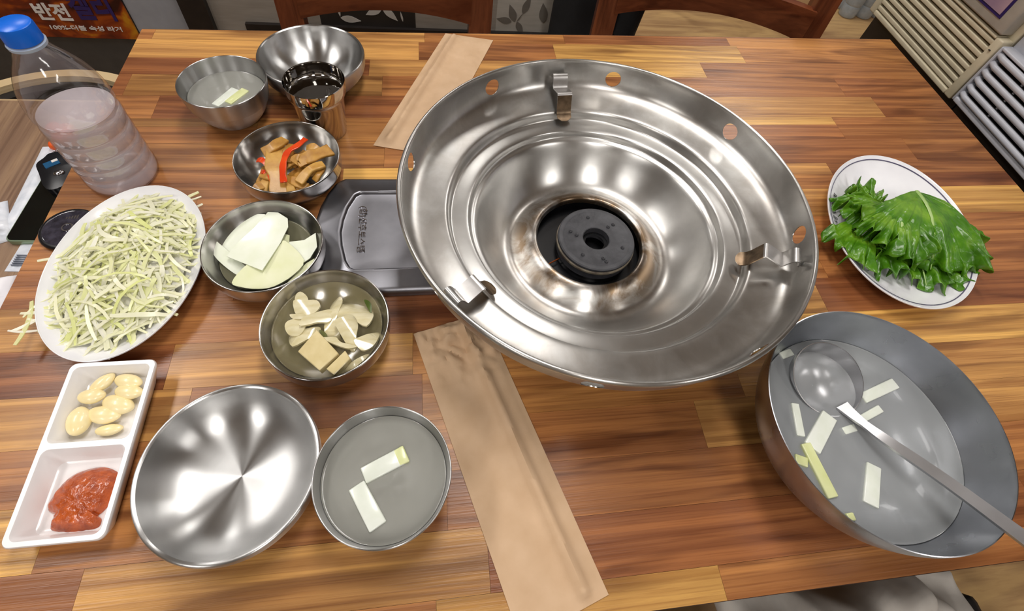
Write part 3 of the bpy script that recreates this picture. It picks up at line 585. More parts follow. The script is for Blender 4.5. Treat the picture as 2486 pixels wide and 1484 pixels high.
def put(name, me, loc, ang, tilt, mat, label, cat, group=None):
    me.polygons.foreach_set('use_smooth', [True]*len(me.polygons)); me.set_sharp_from_angle(angle=math.radians(45)); me.materials.append(M[mat])
    o = bpy.data.objects.new(name, me); COL.objects.link(o); o.location = loc; o.rotation_euler = (0, tilt, ang); return tag(o, label, cat, group)

# soup bowl behind left, soup bowl front, empty bowls, cup
bowl('soup_bowl', 'small steel soup bowl beside the water bottle and steel cup', 'bowl', -0.2814, 0.6285, P_SOUP, 'bowl')
liquid('broth', 'cloudy broth in the far small soup bowl', 'soup', -0.2814, 0.6285, P_SOUP, 0.0385, 'broth')
for (a, b, w_), mt, lb in zip(TL_STICKS, ('radish', 'radish_green'), ('white radish stick in the far small soup bowl', 'yellowish radish stick in the far small soup bowl')):
    put('radish_stick', *rodbox(a, b, w_*0.95, 0.009, 0.0355), mt, lb, 'radish')
PS2 = scaled(P_SOUP, 1.030, 1.0)
bowl('soup_bowl', 'small steel soup bowl with two radish sticks at the front of the table', 'bowl', -0.0516, 0.1031, PS2, 'bowl')
liquid('broth', 'cloudy grey broth in the front small soup bowl', 'soup', -0.0516, 0.1031, PS2, 0.0455, 'broth')
for i, (a, b, w_) in enumerate(RAD_STICKS):
    put('radish_stick', *rodbox(a, b, w_*0.98, 0.0125, 0.0415), 'radish', ('upper radish stick with a yellow end in the front soup bowl', 'lower plain white radish stick in the front soup bowl')[i], 'radish')
    if i == 0:
        d = Vector((b[0]-a[0], b[1]-a[1])); e0 = (b[0]-d.x*0.24, b[1]-d.y*0.24); me, lc, an, ti = rodbox(e0, (b[0]+d.x*0.004, b[1]+d.y*0.004), w_*1.0, 0.0128, 0.0415)
        par = bpy.context.scene.objects.get('radish_stick.002'); o = put('yellow_end', me, lc, an, ti, 'radish_green', None, None); mw = (Vector(lc)-par.location); o.parent = par
        o.location = Matrix.Rotation(-par.rotation_euler.z, 3, 'Z') @ mw; o.rotation_euler = (0, 0, 0)
bowl('empty_bowl', 'wide empty spun steel bowl at the front beside the sauce tray', 'bowl', -0.1853, 0.1234, scaled(P_BIG, 0.985, 0.92), 'bowl')
bowl('empty_bowl', 'wide empty shiny steel bowl at the far edge behind the cup', 'bowl', -0.1768, 0.7110, scaled(P_BIG, 1.0, 1.10), 'bowl')
bowl('water_cup', 'polished steel cup of water in front of the far bowl', 'cup', -0.1545, 0.6010, P_CUP, 'cup')
liquid('drinking_water', 'clear water in the polished steel cup', 'water', -0.1545, 0.6010, P_CUP, 0.066, 'water')

# three side-dish bowls
DISHES = {'eomuk': (-0.1866, 0.5068), 'wrap': (-0.1945, 0.3663), 'pickle': (-0.1173, 0.2632)}
bowl('side_dish', 'steel side dish of braised fish cake', 'dish', *DISHES['eomuk'], P_DISH, 'dish')
bowl('side_dish', 'steel side dish of thin white radish slices', 'dish', *DISHES['wrap'], P_DISH, 'dish')
bowl('side_dish', 'steel side dish of pickled onion and radish in brine', 'dish', *DISHES['pickle'], P_DISH, 'dish')
liquid('pickle_brine', 'yellowish brine around the pickled onions', 'brine', *DISHES['pickle'], P_DISH, 0.0265, 'brine')
liquid('radish_brine', 'thin pale brine under the radish slices', 'brine', *DISHES['wrap'], P_DISH, 0.0200, 'thin_brine')

# large pot of broth with ladle
POT = (0.4175, 0.1061)
bowl('large_soup_bowl', 'large steel bowl of cloudy broth at the front right', 'bowl', *POT, P_POT, 'bowl_big', n=144)
liquid('broth', 'thin cloudy broth in the large steel bowl', 'soup', *POT, P_POT, 0.0470, 'broth_big')
lbl = ['white radish stick right of the ladle with a yellow edge', 'short radish stick under the ladle handle', 'thin radish stick by the left wall of the large bowl', 'thick white radish stick below the ladle head', 'long yellowish radish stick leaning to the front of the large bowl',
       'yellow radish stub at the left wall of the large bowl', 'white radish stick in the middle front of the large bowl', 'radish piece above the ladle head at the bowl wall', 'tiny yellow radish bit at the front wall of the large bowl', 'sunken faint radish piece below the handle joint']
zc = (0.0450, 0.0446, 0.0448, 0.0455, 0.0460, 0.0450, 0.0450, 0.0460, 0.0460, 0.0436)
for i, (a, b, w_) in enumerate(SOUP_STICKS):
    put('radish_stick', *rodbox(a, b, w_*0.76, 0.0080 if i != 7 else 0.005, zc[i]), 'radish_green' if i in (4, 5, 8) else 'radish', lbl[i], 'radish', 'radish sticks in the large steel bowl')
ladle = empty('soup_ladle', (0.404, 0.168, T+0.0285), 'long-handled steel ladle resting in the large soup bowl', 'ladle')
lp = [(0, -.0060), (.012, -.0050), (.024, .0020), (.0320, .0130), (.0365, .0260), (.0375, .0305)]
lo = [(r+0.0009, z-0.0009) for r, z in lp]; lo[0] = (0, lo[0][1])
hd = mk('ladle_head', *lathe(resample(lp, 4)+[(.0384, .0303)]+resample(lo, 4)[::-1], 64), 'ladle', ladle); hd.rotation_euler = (math.radians(17), math.radians(-3), 0)
hp = [(0.4110, 0.1330, .0480), (0.4150, 0.1210, .0520), (0.4205, 0.1070, .0575), (0.4270, 0.0922, .0640), (0.4524, 0.0480, .0800), (0.4738, -0.0013, .1000), (0.4950, -0.0500, .1200)]
hp = resample([(x-0.404, y-0.168, z-0.0285) for x, y, z in hp], 4); n_ = len(hp)
ws = [0.016-0.007*min(1, i/7.0)+0.0075*max(0, (i-7)/(n_-7)) for i in range(n_)]
mk('ladle_handle', *strip(hp, ws, 0.0026), 'ladle', ladle, angle=60)

# ================================================================== FOOD IN THE SIDE DISHES
def fishstrip(name, pts, wd, th, z0, dz, mat, label, cat, group, seed, curl=0.004):
    r = random.Random(seed); n = len(pts); path = []
    for i, p in enumerate(pts):
        t = i/(n-1); path.append((p[0], p[1], z0+dz*t+curl*math.sin(PI*t)))
    path = resample(path, 4); c = Vector(path[len(path)//2]); path = [Vector(p)-c for p in path]
    ww = [wd*(0.9+0.1*math.sin(i*1.3+seed)) for i in range(len(path))]
    tw = r.uniform(-0.35, 0.35); v, f = strip(path, ww, th, up=(tw*0.6, tw, 1.0))
    o = mk(name, v, f, mat, None, (c.x, c.y, T+c.z), angle=80)
    bv = o.modifiers.new('round', 'BEVEL'); bv.width = th*0.3; bv.segments = 2; bv.limit_method = 'ANGLE'
    return tag(o, label, cat, group)
zs = [.036, .035, .033, .033, .036, .037, .032, .028, .020, .024, .019, .020, .026, .026]
fl = ['broad fish cake strip hanging down the front of the pile', 'fish cake strip at the back left of the pile', 'short fish cake strip behind the red pepper', 'fish cake strip at the back under the pepper tip', 'wide pale fish cake strip at the right of the pile',
      'folded fish cake piece in the middle of the pile', 'fish cake strip slanting at the front right', 'narrow fish cake strip on the right edge', 'fish cake scrap at the far left of the dish', 'narrow fish cake strip left of the broad one', 'fish cake strip lying at the front edge of the dish', 'fish cake piece at the front right bottom', 'narrow fish cake strip under the red pepper end', 'translucent fish cake piece under the middle']
for i, it in enumerate(FISHCAKE):
    fishstrip('fish_cake', it[:-1], it[-1]*1.12, 0.0042, zs[i], (-0.013, .004, -.004, 0, .003, 0, .006, .004, .003, -.004, 0, .002, -.006, -.004)[i], 'fishcake' if i % 3 else 'fishcake2', fl[i], 'fish cake', 'fish cake strips in the steel side dish', i)
pl_ = ['long curved red pepper strip on top of the fish cake', 'short red pepper piece at the left of the fish cake', 'thin red pepper sliver beside the broad fish cake strip', 'small red pepper bit at the lower left of the fish cake']
for i, it in enumerate(PEPPER):
    fishstrip('red_pepper', it[:-1], it[-1]*0.9, 0.0020, (.0425, .033, .031, .028)[i], (-.008, .0, -.003, 0)[i], 'pepper', pl_[i], 'pepper', 'red pepper strips in the fish cake', 40+i, 0.003)
for i in range(14):   # small cuttings filling the heap
    a = RND.uniform(0, 2*PI); r_ = RND.uniform(0, 0.028); x = DISHES['eomuk'][0]+r_*math.cos(a)*1.1; y = DISHES['eomuk'][1]-0.010+r_*math.sin(a); an = RND.uniform(0, PI); L = RND.uniform(.010, .018)
    fishstrip('fish_cake', [(x-L*math.cos(an), y-L*math.sin(an)), (x, y), (x+L*math.cos(an), y+L*math.sin(an))], RND.uniform(.010, .015), .0040, .018+RND.uniform(0, .010), 0, 'fishcake', 'small fish cake cutting buried low in the braised pile', 'fish cake', 'buried fish cake cuttings', 60+i)
# radish slices
sz = (.0225, .0300, .0270, .0240, .0215, .0235, .0210)
sl = ['large white radish slice at the back left', 'square-cut white radish slice lying on top', 'fan-shaped yellowish radish slice at the front', 'white radish slice at the right by the stove plate', 'curved radish slice under the stack at the left', 'small yellowish radish slice poking out on the right', 'narrow radish slice under the front fan']
for i, poly in enumerate(SLICES):
    p = smooth_poly(poly, 3) if i in (0, 2, 4) else [tuple(q) for q in poly]; cx = sum(q[0] for q in p)/len(p); cy = sum(q[1] for q in p)/len(p)
    loc = [(x-cx, y-cy) for x, y in p]; k = (0.10, 0.05, -0.08, 0.12, -0.12, 0.0, 0.1)[i]; k2 = (0.06, -0.06, 0.06, 0.05, 0.08, 0, -.05)[i]
    v, f = slab(loc, 0.0011, lambda x, y, k=k, k2=k2: k*x+k2*y+1.8*(x*x+y*y)*(0.6 if i != 1 else -0.3), 5)
    tag(mk('radish_slice', v, f, 'radish_slice_y' if i in (2, 5, 6) else 'radish_slice', None, (cx, cy, T+sz[i]), angle=50), sl[i]+' of the radish dish', 'radish', 'radish slices in the steel side dish')
# pickles
cl = ['large square of pickled radish at the front of the pickle dish', 'small pickled radish block beside the large square']
for i, poly in enumerate(CUBES):
    cx = sum(q[0] for q in poly)/4; cy = sum(q[1] for q in poly)/4; n = 4; th = (.0115, .0105)[i]
    lo_ = [(x-cx, y-cy) for x, y in poly]; v = [(x, y, 0) for x, y in lo_]+[(x, y, th) for x, y in lo_]; f = [(0, 1, 2, 3), (4, 5, 6, 7)]+[(k, (k+1) % 4, 4+(k+1) % 4, 4+k) for k in range(4)]
    o = mk('pickled_radish', v, f, 'pickled', None, (cx, cy, T+(.0205, .0200)[i]), smooth=True); bm = bmesh.new(); bm.from_mesh(o.data); bmesh.ops.bevel(bm, geom=list(bm.edges), offset=.0010, segments=2, affect='EDGES', profile=0.5); bm.to_mesh(o.data); bm.free()
    o.rotation_euler = (math.radians(4), math.radians(-3), 0); tag(o, cl[i], 'radish', 'pickled radish blocks')
oz = (.027, .026, .026, .0235, .0280, .0255, .0265, .0300, .0275, .0250, .0205, .0260)
ol = ['thick at the back left', 'small curl at the left', 'cupped at the far left', 'rounded at the left front', 'long across the left middle', 'upright in the middle', 'broad at the back right', 'wedge standing in the centre right', 'thin white shred on the square radish', 'curved at the right', 'sunken at the front right', 'rolled at the very back left']
for i, poly in enumerate(ONIONS):
    p = smooth_poly(poly, 3); cx = sum(q[0] for q in p)/len(p); cy = sum(q[1] for q in p)/len(p); lo_ = [((x-cx)*1.14, (y-cy)*1.14) for x, y in p]
    r = random.Random(90+i); an = r.uniform(0, PI); ca, sa = math.cos(an), math.sin(an); cv_ = r.uniform(14, 34); ta, tb = r.uniform(-.35, .35), r.uniform(-.35, .35)
    v, f = slab(lo_, 0.0030, lambda x, y, ca=ca, sa=sa, cv_=cv_, ta=ta, tb=tb: -cv_*(x*ca+y*sa)**2+ta*x+tb*y, 5)
    tag(mk('onion_piece', v, f, 'onion', None, (cx, cy, T+oz[i]+0.0015), angle=60), 'pickled onion piece, '+ol[i]+' of the dish', 'onion', 'pickled onion pieces')
for i, poly in enumerate(GREENS):
    p = smooth_poly(poly, 3); cx = sum(q[0] for q in p)/len(p); cy = sum(q[1] for q in p)/len(p)
    v, f = slab([(x-cx, y-cy) for x, y in p], 0.002, lambda x, y: -15*x*x, 4)
    tag(mk('chili_slice', v, f, 'chili', None, (cx, cy, T+(.0255, .0245)[i]), angle=60), ('green chili slice at the right rim of the pickle dish', 'green chili slice between onion and square radish')[i], 'chili')

# ================================================================== SAUCE TRAY
tray = empty('sauce_tray', (-0.3165, 0.158, T), 'white two-compartment sauce tray with garlic and red paste', 'tray')
hx, hy = 0.0385, 0.0800
oc = rrect(-hx, hx, -hy, hy, .007); ob = rrect(-hx+.008, hx-.008, -hy+.010, hy-.010, .006); ot = rrect(-hx+.0008, hx-.0008, -hy+.0008, hy-.0008, .0065)
w1 = (-hx+.0045, hx-.0045, .0025, hy-.0045); w2 = (-hx+.0045, hx-.0045, -hy+.0045, -.0025)
bm = bmesh.new()
def addloop(pts, z): return [bm.verts.new((x, y, z)) for x, y in pts]
def bridge(a, b):
    n = len(a)
    for k in range(n): bm.faces.new((a[k], a[(k+1) % n], b[(k+1) % n], b[k]))
l_top = addloop(ot, .0250); l_out = addloop(oc, .0238); l_o2 = addloop(oc, .0215); l_bot = addloop(ob, 0.0004); bridge(l_top, l_out); bridge(l_out, l_o2); bridge(l_o2, l_bot); bm.faces.new(l_bot)
edges = [bm.edges.get((l_top[k], l_top[(k+1) % len(l_top)])) for k in range(len(l_top))]
for w_ in (w1, w2):
    a = addloop(rrect(w_[0], w_[1], w_[2], w_[3], .006), .0250); b = addloop(rrect(w_[0]+.0007, w_[1]-.0007, w_[2]+.0007, w_[3]-.0007, .0058), .0240)
    c = addloop(rrect(w_[0]+.0055, w_[1]-.0055, w_[2]+.0065, w_[3]-.0065, .007), .0060); d = addloop(rrect(w_[0]+.0085, w_[1]-.0085, w_[2]+.0095, w_[3]-.0095, .006), .0042)
    bridge(a, b); bridge(b, c); bridge(c, d); bm.faces.new(d); edges += [bm.edges.get((a[k], a[(k+1) % len(a)])) for k in range(len(a))]
bmesh.ops.triangle_fill(bm, use_beauty=True, use_dissolve=True, edges=edges); bmesh.ops.recalc_face_normals(bm, faces=bm.faces)
me = bpy.data.meshes.new('tray_body'); bm.to_mesh(me); bm.free(); me.polygons.foreach_set('use_smooth', [True]*len(me.polygons)); me.set_sharp_from_angle(angle=math.radians(38)); me.materials.append(M['white_melamine'])
o = bpy.data.objects.new('tray_body', me); COL.objects.link(o); o.parent = tray
gl_ = ['at the back middle, leaning up right', 'at the back right corner', 'right side, second from the back', 'left of the pair in the middle', 'fat clove right of the middle', 'cut clove in the centre', 'broad clove standing at the left', 'slim pointed clove at the front']
for i, (a, b, k) in enumerate(GARLIC):
    a = Vector((a[0], a[1], 0)); b = Vector((b[0], b[1], 0)); L = (b-a).length*1.06; k *= 1.18; c = (a+b)/2
    bm = bmesh.new(); bmesh.ops.create_uvsphere(bm, u_segments=20, v_segments=14, radius=0.5)
    for v_ in bm.verts:
        x, y, z = v_.co.z, v_.co.x, v_.co.y; tp = 1.0-0.35*(x+0.5)**2+0.08*math.sin(5*x)
        v_.co = Vector((x*L, y*L*k*tp+0.10*L*(x*x), z*L*k*0.72*tp))
    me = bpy.data.meshes.new('garlic'); bm.to_mesh(me); bm.free()
    c.x = min(max(c.x, -0.342), -0.2935)
    put('garlic_clove', me, (c.x, c.y, T+0.0052+L*k*0.30+(0.0055 if i in (0, 3) else 0.0)+(0.004 if i in (1, 2) else 0)), math.atan2(b.y-a.y, b.x-a.x), 0.0, 'garlic', 'peeled garlic clove '+gl_[i]+' of the tray', 'garlic', 'garlic cloves in the sauce tray')
p = smooth_poly(PASTE, 4); cx = sum(q[0] for q in p)/len(p); cy = sum(q[1] for q in p)/len(p)
def lump(x, y): return 0.0016*noise.noise(Vector((x*260, y*260, 1.0)))+0.0010*noise.noise(Vector((x*620, y*620, 5.0)))
n = len(p); V, F = [(0, 0, 0.0125)], []; RG = 16
for r in range(1, RG+1):
    t = r/RG
    for q in p:
        x = (q[0]-cx)*t*0.97; y = (q[1]-cy)*t*0.97; V.append((x, y, 0.0005+0.012*max(0.0, 1-t**2.6)**0.8+lump(x, y)*(1.0 if t < 0.97 else 0.2)))
for k in range(n):
    F.append((0, 1+k, 1+(k+1) % n))
    for r in range(RG-1): F.append((1+r*n+k, 1+(r+1)*n+k, 1+(r+1)*n+(k+1) % n, 1+r*n+(k+1) % n))
F.append(tuple(1+(RG-1)*n+k for k in range(n)))
tag(mk('bean_paste', V, F, 'paste', None, (cx, cy, T+0.0040), angle=70), 'lumpy red bean paste in the front well of the sauce tray', 'sauce')

# ================================================================== OVAL PLATES
def oval_plate(name, label, x, y, a, b, rz, mat, hscale=1.0):
    t = empty(name, (x, y, T), label, 'plate', None, rz)
    pr = [(0, .0058), (.55, .0060), (.68, .0078), (.82, .0140), (.94, .0212), (.985, .0242)]; ri = [(.985, .0242), (.995, .0250), (1.0, .0244), (1.0, .0232)]
    ou = [(1.0, .0232), (.93, .0180), (.80, .0090), (.66, .0030), (.58, .0022), (.56, 0.0), (0, 0)]
    sc_ = lambda q: [(r, z*hscale) for r, z in q]
    mk('plate_face', *lathe(resample(sc_(pr), 5), 96, a, b), mat, t, angle=60); mk('plate_rim', *lathe(resample(sc_(ri), 3), 96, a, b), mat, t, angle=60); mk('plate_underside', *lathe(resample(sc_(ou[:-1]), 3)+[ou[-1]], 96, a, b), mat, t, angle=50)
    return t
cab = oval_plate('oval_plate', 'white oval plate heaped with shredded cabbage', -0.340, 0.3545, 0.0785, 0.1160, 0.0, 'white_ceramic')
let = oval_plate('oval_plate', 'white oval plate with a thin blue line under the lettuce', 0.6492, 0.3847, 0.1428, 0.1031, math.radians(63.6), 'white_ceramic', 1.1)
mk('blue_line', *lathe([(.9450, .0240), (.9530, .0246), (.9535, .0252), (.9450, .0246), (.9450, .0240)], 128, 0.1428, 0.1031), 'line_blue', let)
for ch, (px, py), an, sz_ in (('봉', LETTERS_PLATE[1], -35, .0105), ('이', LETTERS_PLATE[2], -35, .0105), ('네', LETTERS_PLATE[3], -55, .0105), ('회', LETTERS_PLATE[0], -30, .0075)):
    d = Vector((px-0.6492, py-0.3847)); ca, sa = math.cos(-math.radians(63.6)), math.sin(-math.radians(63.6)); lx_, ly_ = d.x*ca-d.y*sa, d.x*sa+d.y*ca
    rr = math.hypot(lx_/0.1428, ly_/0.1031); s = 0.865/rr; o = text_mesh('printed_letter', ch, 'ink', let, sz_, sz_, 0.0002); o.location = (lx_*s, ly_*s, 0.0196)
    nrm_a = math.atan2(ly_*s/0.1031**2, lx_*s/0.1428**2); o.rotation_euler = (0, 0, nrm_a+PI/2); o.rotation_euler = (Matrix.Rotation(nrm_a-PI/2, 3, 'Z') @ Matrix.Rotation(math.radians(28), 3, 'X')).to_euler()
# cabbage
V, F = [], []; r = random.Random(11)
CX, CY = -0.340, 0.356
def mound(x, y):
    d = (x/0.074)**2+(y/0.112)**2; return 0.0075+0.036*max(0.0, 1-d)**0.75+0.012*max(0, d-0.62)
for i in range(620):
    while True:
        x, y = r.uniform(-.066, .066), r.uniform(-.098, .098)
        if (x/0.064)**2+(y/0.096)**2 < 1: break
    if i < 12: x, y = (-0.070+r.uniform(-.004, .006), -0.055+r.uniform(-.03, .03)) if i < 5 else (r.uniform(-.05, .05), r.uniform(.06, .095))
    L = r.uniform(.020, .052)*(1.3 if i > 520 else 1); an = r.uniform(0, 2*PI); cv_ = r.uniform(-32, 32); wd = r.uniform(.0020, .0048); dep = r.uniform(0.0, 0.007) if i < 540 else r.uniform(-.004, .001)
    m_ = 7; path = []; px, py, aa = x, y, an
    pts = []
    for k in range(m_):
        pts.append((px, py)); px += L/(m_-1)*math.cos(aa); py += L/(m_-1)*math.sin(aa); aa += cv_*L/(m_-1)
    mx, my = pts[m_//2]; ox, oy = x-mx, y-my; tz = r.uniform(-.25, .25)
    for k, (qx, qy) in enumerate(pts):
        gx, gy = qx+ox, qy+oy; z = mound(gx, gy)-dep+tz*(k/(m_-1)-0.5)*L*0.8+r.uniform(-.0008, .0008); z = max(z, 0.0085+0.0135*max(0.0, min(1.0, (math.hypot(gx/0.0785, gy/0.116)-0.68)/0.30)))
        path.append((gx, gy, z))
    v, f = strip(path, [wd*(0.6+0.5*math.sin(PI*(k+0.6)/(m_+0.2))) for k in range(m_)], 0.0009, up=(r.uniform(-.35, .35), r.uniform(-.35, .35), 1)); n0 = len(V); V += v; F += [tuple(q+n0 for q in g_) for g_ in f]
nb, mb = 40, 8                                  # core dome of the heap, added to brighten the gaps between strands
n0 = len(V)
for q in range(mb+1):
    for k in range(nb):
        a = 2*PI*k/nb; x = 0.060*q/mb*math.cos(a); y = 0.090*q/mb*math.sin(a); V.append((x, y, max(0.0075, mound(x, y)-0.006+0.0022*noise.noise(Vector((x*160, y*160, 0))))))
for q in range(mb):
    for k in range(nb): F.append((n0+q*nb+k, n0+q*nb+(k+1) % nb, n0+(q+1)*nb+(k+1) % nb, n0+(q+1)*nb+k))
o = mk('shredded_cabbage', V, F, 'cabbage', None, (CX, CY, T), angle=60); tag(o, 'heap of finely shredded pale cabbage on the oval plate', 'cabbage', None, 'stuff')
# lettuce
PRZ = [(0, .0064), (.55, .0066), (.68, .0086), (.82, .0154), (.94, .0233), (1.0, .0275)]
def plate_z(wx, wy):
    d = Vector((wx-0.6492, wy-0.3847)); ca, sa = math.cos(-math.radians(63.6)), math.sin(-math.radians(63.6)); rr = math.hypot((d.x*ca-d.y*sa)/0.1428, (d.x*sa+d.y*ca)/0.1031)
    if rr > 1.03: return 0.012
    for (a, za), (b, zb_) in zip(PRZ, PRZ[1:]):
        if rr <= b: return za+(zb_-za)*(rr-a)/(b-a)
    return 0.0280
def lettuce(base, direction, L, z0, lift, seed, label, spread=100, drop=0.0, ruff=0.010):
    r = random.Random(seed); ph = [r.uniform(0, 6.28) for _ in range(6)]; NP, NR = 150, 18; V, F = [], []; dr = math.radians(direction); ca, sa = math.cos(dr), math.sin(dr)
    t = empty('lettuce_leaf', (base[0], base[1], T+z0), label, 'lettuce', 'lettuce leaves on the oval plate', dr); fr = spread/55.0
    def flo(x, y, z): return max(z, plate_z(base[0]+x*ca-y*sa, base[1]+x*sa+y*ca)+0.0012-z0)
    def crown(q, a): return lift*math.sin(PI*min(1, q*0.85))*(0.7+0.3*math.cos(a))-drop*q*q*(0.4+0.6*math.cos(a)**2)
    for i in range(NP+1):
        u = -1+2*i/NP; a = math.radians(spread)*u; R = L*(0.62+0.38*math.cos(a*0.95))*(1+0.035*math.sin(5*u*fr+ph[0])+0.028*math.sin(17*u*fr+ph[1])+0.018*math.sin(41*u*fr+ph[2]))*min(1.0, 0.72+3.2*(1-abs(u)))
        for j in range(NR+1):
            q = j/NR; e3 = q**3.4; wob = 0.030*e3*math.sin(24*u*fr+ph[3])+0.02*e3*math.sin(47*u*fr+ph[0]); aa = a+wob; rad = R*q*(1-0.05*e3*(1+math.sin(30*u*fr+ph[4]))); x = rad*math.cos(aa); y = rad*math.sin(aa)
            z = crown(q, a)+ruff*e3*(0.75*math.sin(13*u*fr+ph[4])+0.75*math.sin(30*u*fr+ph[5])+0.35*math.sin(62*u*fr+ph[1]))+0.0026*q*math.sin(a*9+q*8+ph[2])+0.0014*q*math.sin(q*24+a*11)
            V.append((x, y, flo(x, y, z)))
    for i in range(NP):
        for j in range(NR): a_ = i*(NR+1)+j; F.append((a_, a_+1, a_+NR+2, a_+NR+1))
    o = mk('leaf_blade', V, F, 'lettuce', t, angle=180); so_ = o.modifiers.new('thickness', 'SOLIDIFY'); so_.thickness = 0.0006
    path = [(L*q*0.92, 0.0, flo(L*q*0.92, 0, crown(q, 0))+0.0002) for q in [k_/9 for k_ in range(10)]]
    v, f = sweep(path, [0.0030*(1-k_/10)+0.0003 for k_ in range(10)], 8, flat=0.5); mk('midrib', v, f, 'rib', t)
    return t
lettuce((0.668, 0.392), 253, 0.118, 0.016, 0.006, 2, 'lowest lettuce leaf fringing the front of the plate', 55, 0.0, 0.009)
lettuce((0.612, 0.402), 244, 0.108, 0.018, 0.008, 7, 'lettuce leaf fringing the front left of the plate', 52, 0.0, 0.009)
lettuce((0.618, 0.410), 80, 0.050, 0.022, 0.010, 3, 'crumpled lettuce tip pointing to the back of the plate', 85, 0.0, 0.010)
lettuce((0.620, 0.405), 180, 0.052, 0.026, 0.012, 8, 'frilly lettuce leaf beside the plate lettering', 80, 0.0, 0.011)
lettuce((0.638, 0.420), 226, 0.092, 0.030, 0.012, 1, 'dark curled lettuce leaf reaching the left rim of the plate', 58, 0.004, 0.012)
lettuce((0.645, 0.405), 240, 0.096, 0.040, 0.010, 4, 'lettuce leaf in the middle left of the heap', 55, 0.008, 0.012)
lettuce((0.696, 0.405), 283, 0.092, 0.030, 0.010, 5, 'lettuce leaf hanging over the right edge of the plate', 45, 0.010, 0.008)
lettuce((0.688, 0.430), 252, 0.140, 0.044, 0.014, 6, 'big flat lettuce leaf on top with a pale midrib', 54, 0.024, 0.008)

# ================================================================== PAPER SLEEVES
def sleeve(name, label, tl, tr, bl, br_, bump_line, seed, crumple, zbase=0.0006, flap=False):
    NX, NY = 28, 96; V, F = [], []; tl, tr, bl, br_ = map(Vector, (tl, tr, bl, br_)); c = (tl+tr+bl+br_)/4
    for lay in (0, 1):
        for j in range(NY+1):
            t = j/NY
            for i in range(NX+1):
                s = i/NX; p = (tl*(1-s)+tr*s)*(1-t)+(bl*(1-s)+br_*s)*t-c; e = min(s, 1-s, t*2.5, (1-t)*2.5)
                puff = 0.0040*min(1.0, e*6)**0.7; ln = bump_line(t); rid = 0.0075*math.exp(-((s-ln)/0.075)**2)*min(1, e*12)
                cr = crumple(s, t)*(noise.noise(Vector((s*5.0+seed, t*13.0, 0.3)))*0.014+abs(noise.noise(Vector((s*7+seed, t*22, 4.0))))*0.016)
                wv = 0.0012*noise.noise(Vector((s*3, t*9+seed, 2.0)))*min(1, e*9)
                z = zbase if lay == 0 else zbase+0.0005+max(0.0, puff*0.55+rid+cr+wv)*min(1.0, 0.12+e*10)
                V.append((p.x, p.y, z))
    n = (NX+1)*(NY+1)
    for lay in (0, 1):
        for j in range(NY):
            for i in range(NX):
                a = lay*n+j*(NX+1)+i; F.append((a, a+1, a+NX+2, a+NX+1))
    ring = [i for i in range(NX+1)]+[j*(NX+1)+NX for j in range(1, NY+1)]+[NY*(NX+1)+i for i in range(NX-1, -1, -1)]+[j*(NX+1) for j in range(NY-1, 0, -1)]
    for k in range(len(ring)): a, b = ring[k], ring[(k+1) % len(ring)]; F.append((a, b, n+b, n+a))
    return tag(mk(name, V, F, 'kraft', None, (c.x, c.y, T), angle=50), label, 'paper sleeve')
sleeve('utensil_sleeve', 'crumpled brown paper utensil sleeve in front of the pan', (-0.029, 0.263), (0.051, 0.286), (0.060, -0.030), (0.142, -0.004), lambda t: 0.66+0.10*t, 3.0, lambda s, t: max(0.0, 1-t*3.4))
sleeve('utensil_sleeve', 'smooth brown paper utensil sleeve at the far side, tucked under the pan', (0.027, 0.852), (0.111, 0.836), (-0.086, 0.567), (-0.004, 0.548), lambda t: 0.22, 9.0, lambda s, t: 0.08)

# ================================================================== WATER BOTTLE
bt = empty('water_bottle', (-0.397, 0.513, T), 'clear ribbed plastic water bottle with a blue cap', 'bottle')
bp = [(0, .006), (.020, .004), (.030, .0008), (.036, 0.0006), (.0405, .003), (.0418, .010), (.0415, .020), (.0405, .024), (.0415, .028), (.0415, .038), (.0404, .042), (.0415, .046), (.0415, .056), (.0404, .060), (.0415, .064), (.0415, .076), (.0402, .080), (.0415, .084), (.0418, .096), (.0400, .100), (.0400, .106), (.0418, .110), (.0416, .118), (.0400, .130), (.0355, .146), (.0285, .160), (.0215, .171), (.0165, .180), (.0140, .186), (.0135, .192)]
mk('bottle_body', *lathe(resample(bp, 3), 72), 'bottle', bt, angle=80)
wp = [(max(r_-0.0012, 0), z_+0.0012) for r_, z_ in bp if z_ < 0.1045]; mk('water', *lathe(resample(wp, 2)+[(.0385, .1050), (0, .1050)], 72), 'bottle_water', bt, angle=50)
mk('neck_ring', *lathe([(.0137, .1840), (.0172, .1845), (.0174, .1875), (.0137, .1885)], 48), 'cap_ring', bt)
v, f = [], []
NC = 96
for zz, rr in ((.1890, .0152), (.1895, .0160), (.2040, .0158), (.2065, .0150), (.2075, .0135)):
    v += [((rr+(0.00025 if k % 2 else 0.0))*math.cos(2*PI*k/NC), (rr+(0.00025 if k % 2 else 0.0))*math.sin(2*PI*k/NC), zz) for k in range(NC)]
for i in range(4):
    for k in range(NC): f.append((i*NC+k, i*NC+(k+1) % NC, (i+1)*NC+(k+1) % NC, (i+1)*NC+k))
f.append(tuple(4*NC+k for k in range(NC))); f.append(tuple(range(NC))); mk('bottle_cap', v, f, 'cap', bt, angle=35)
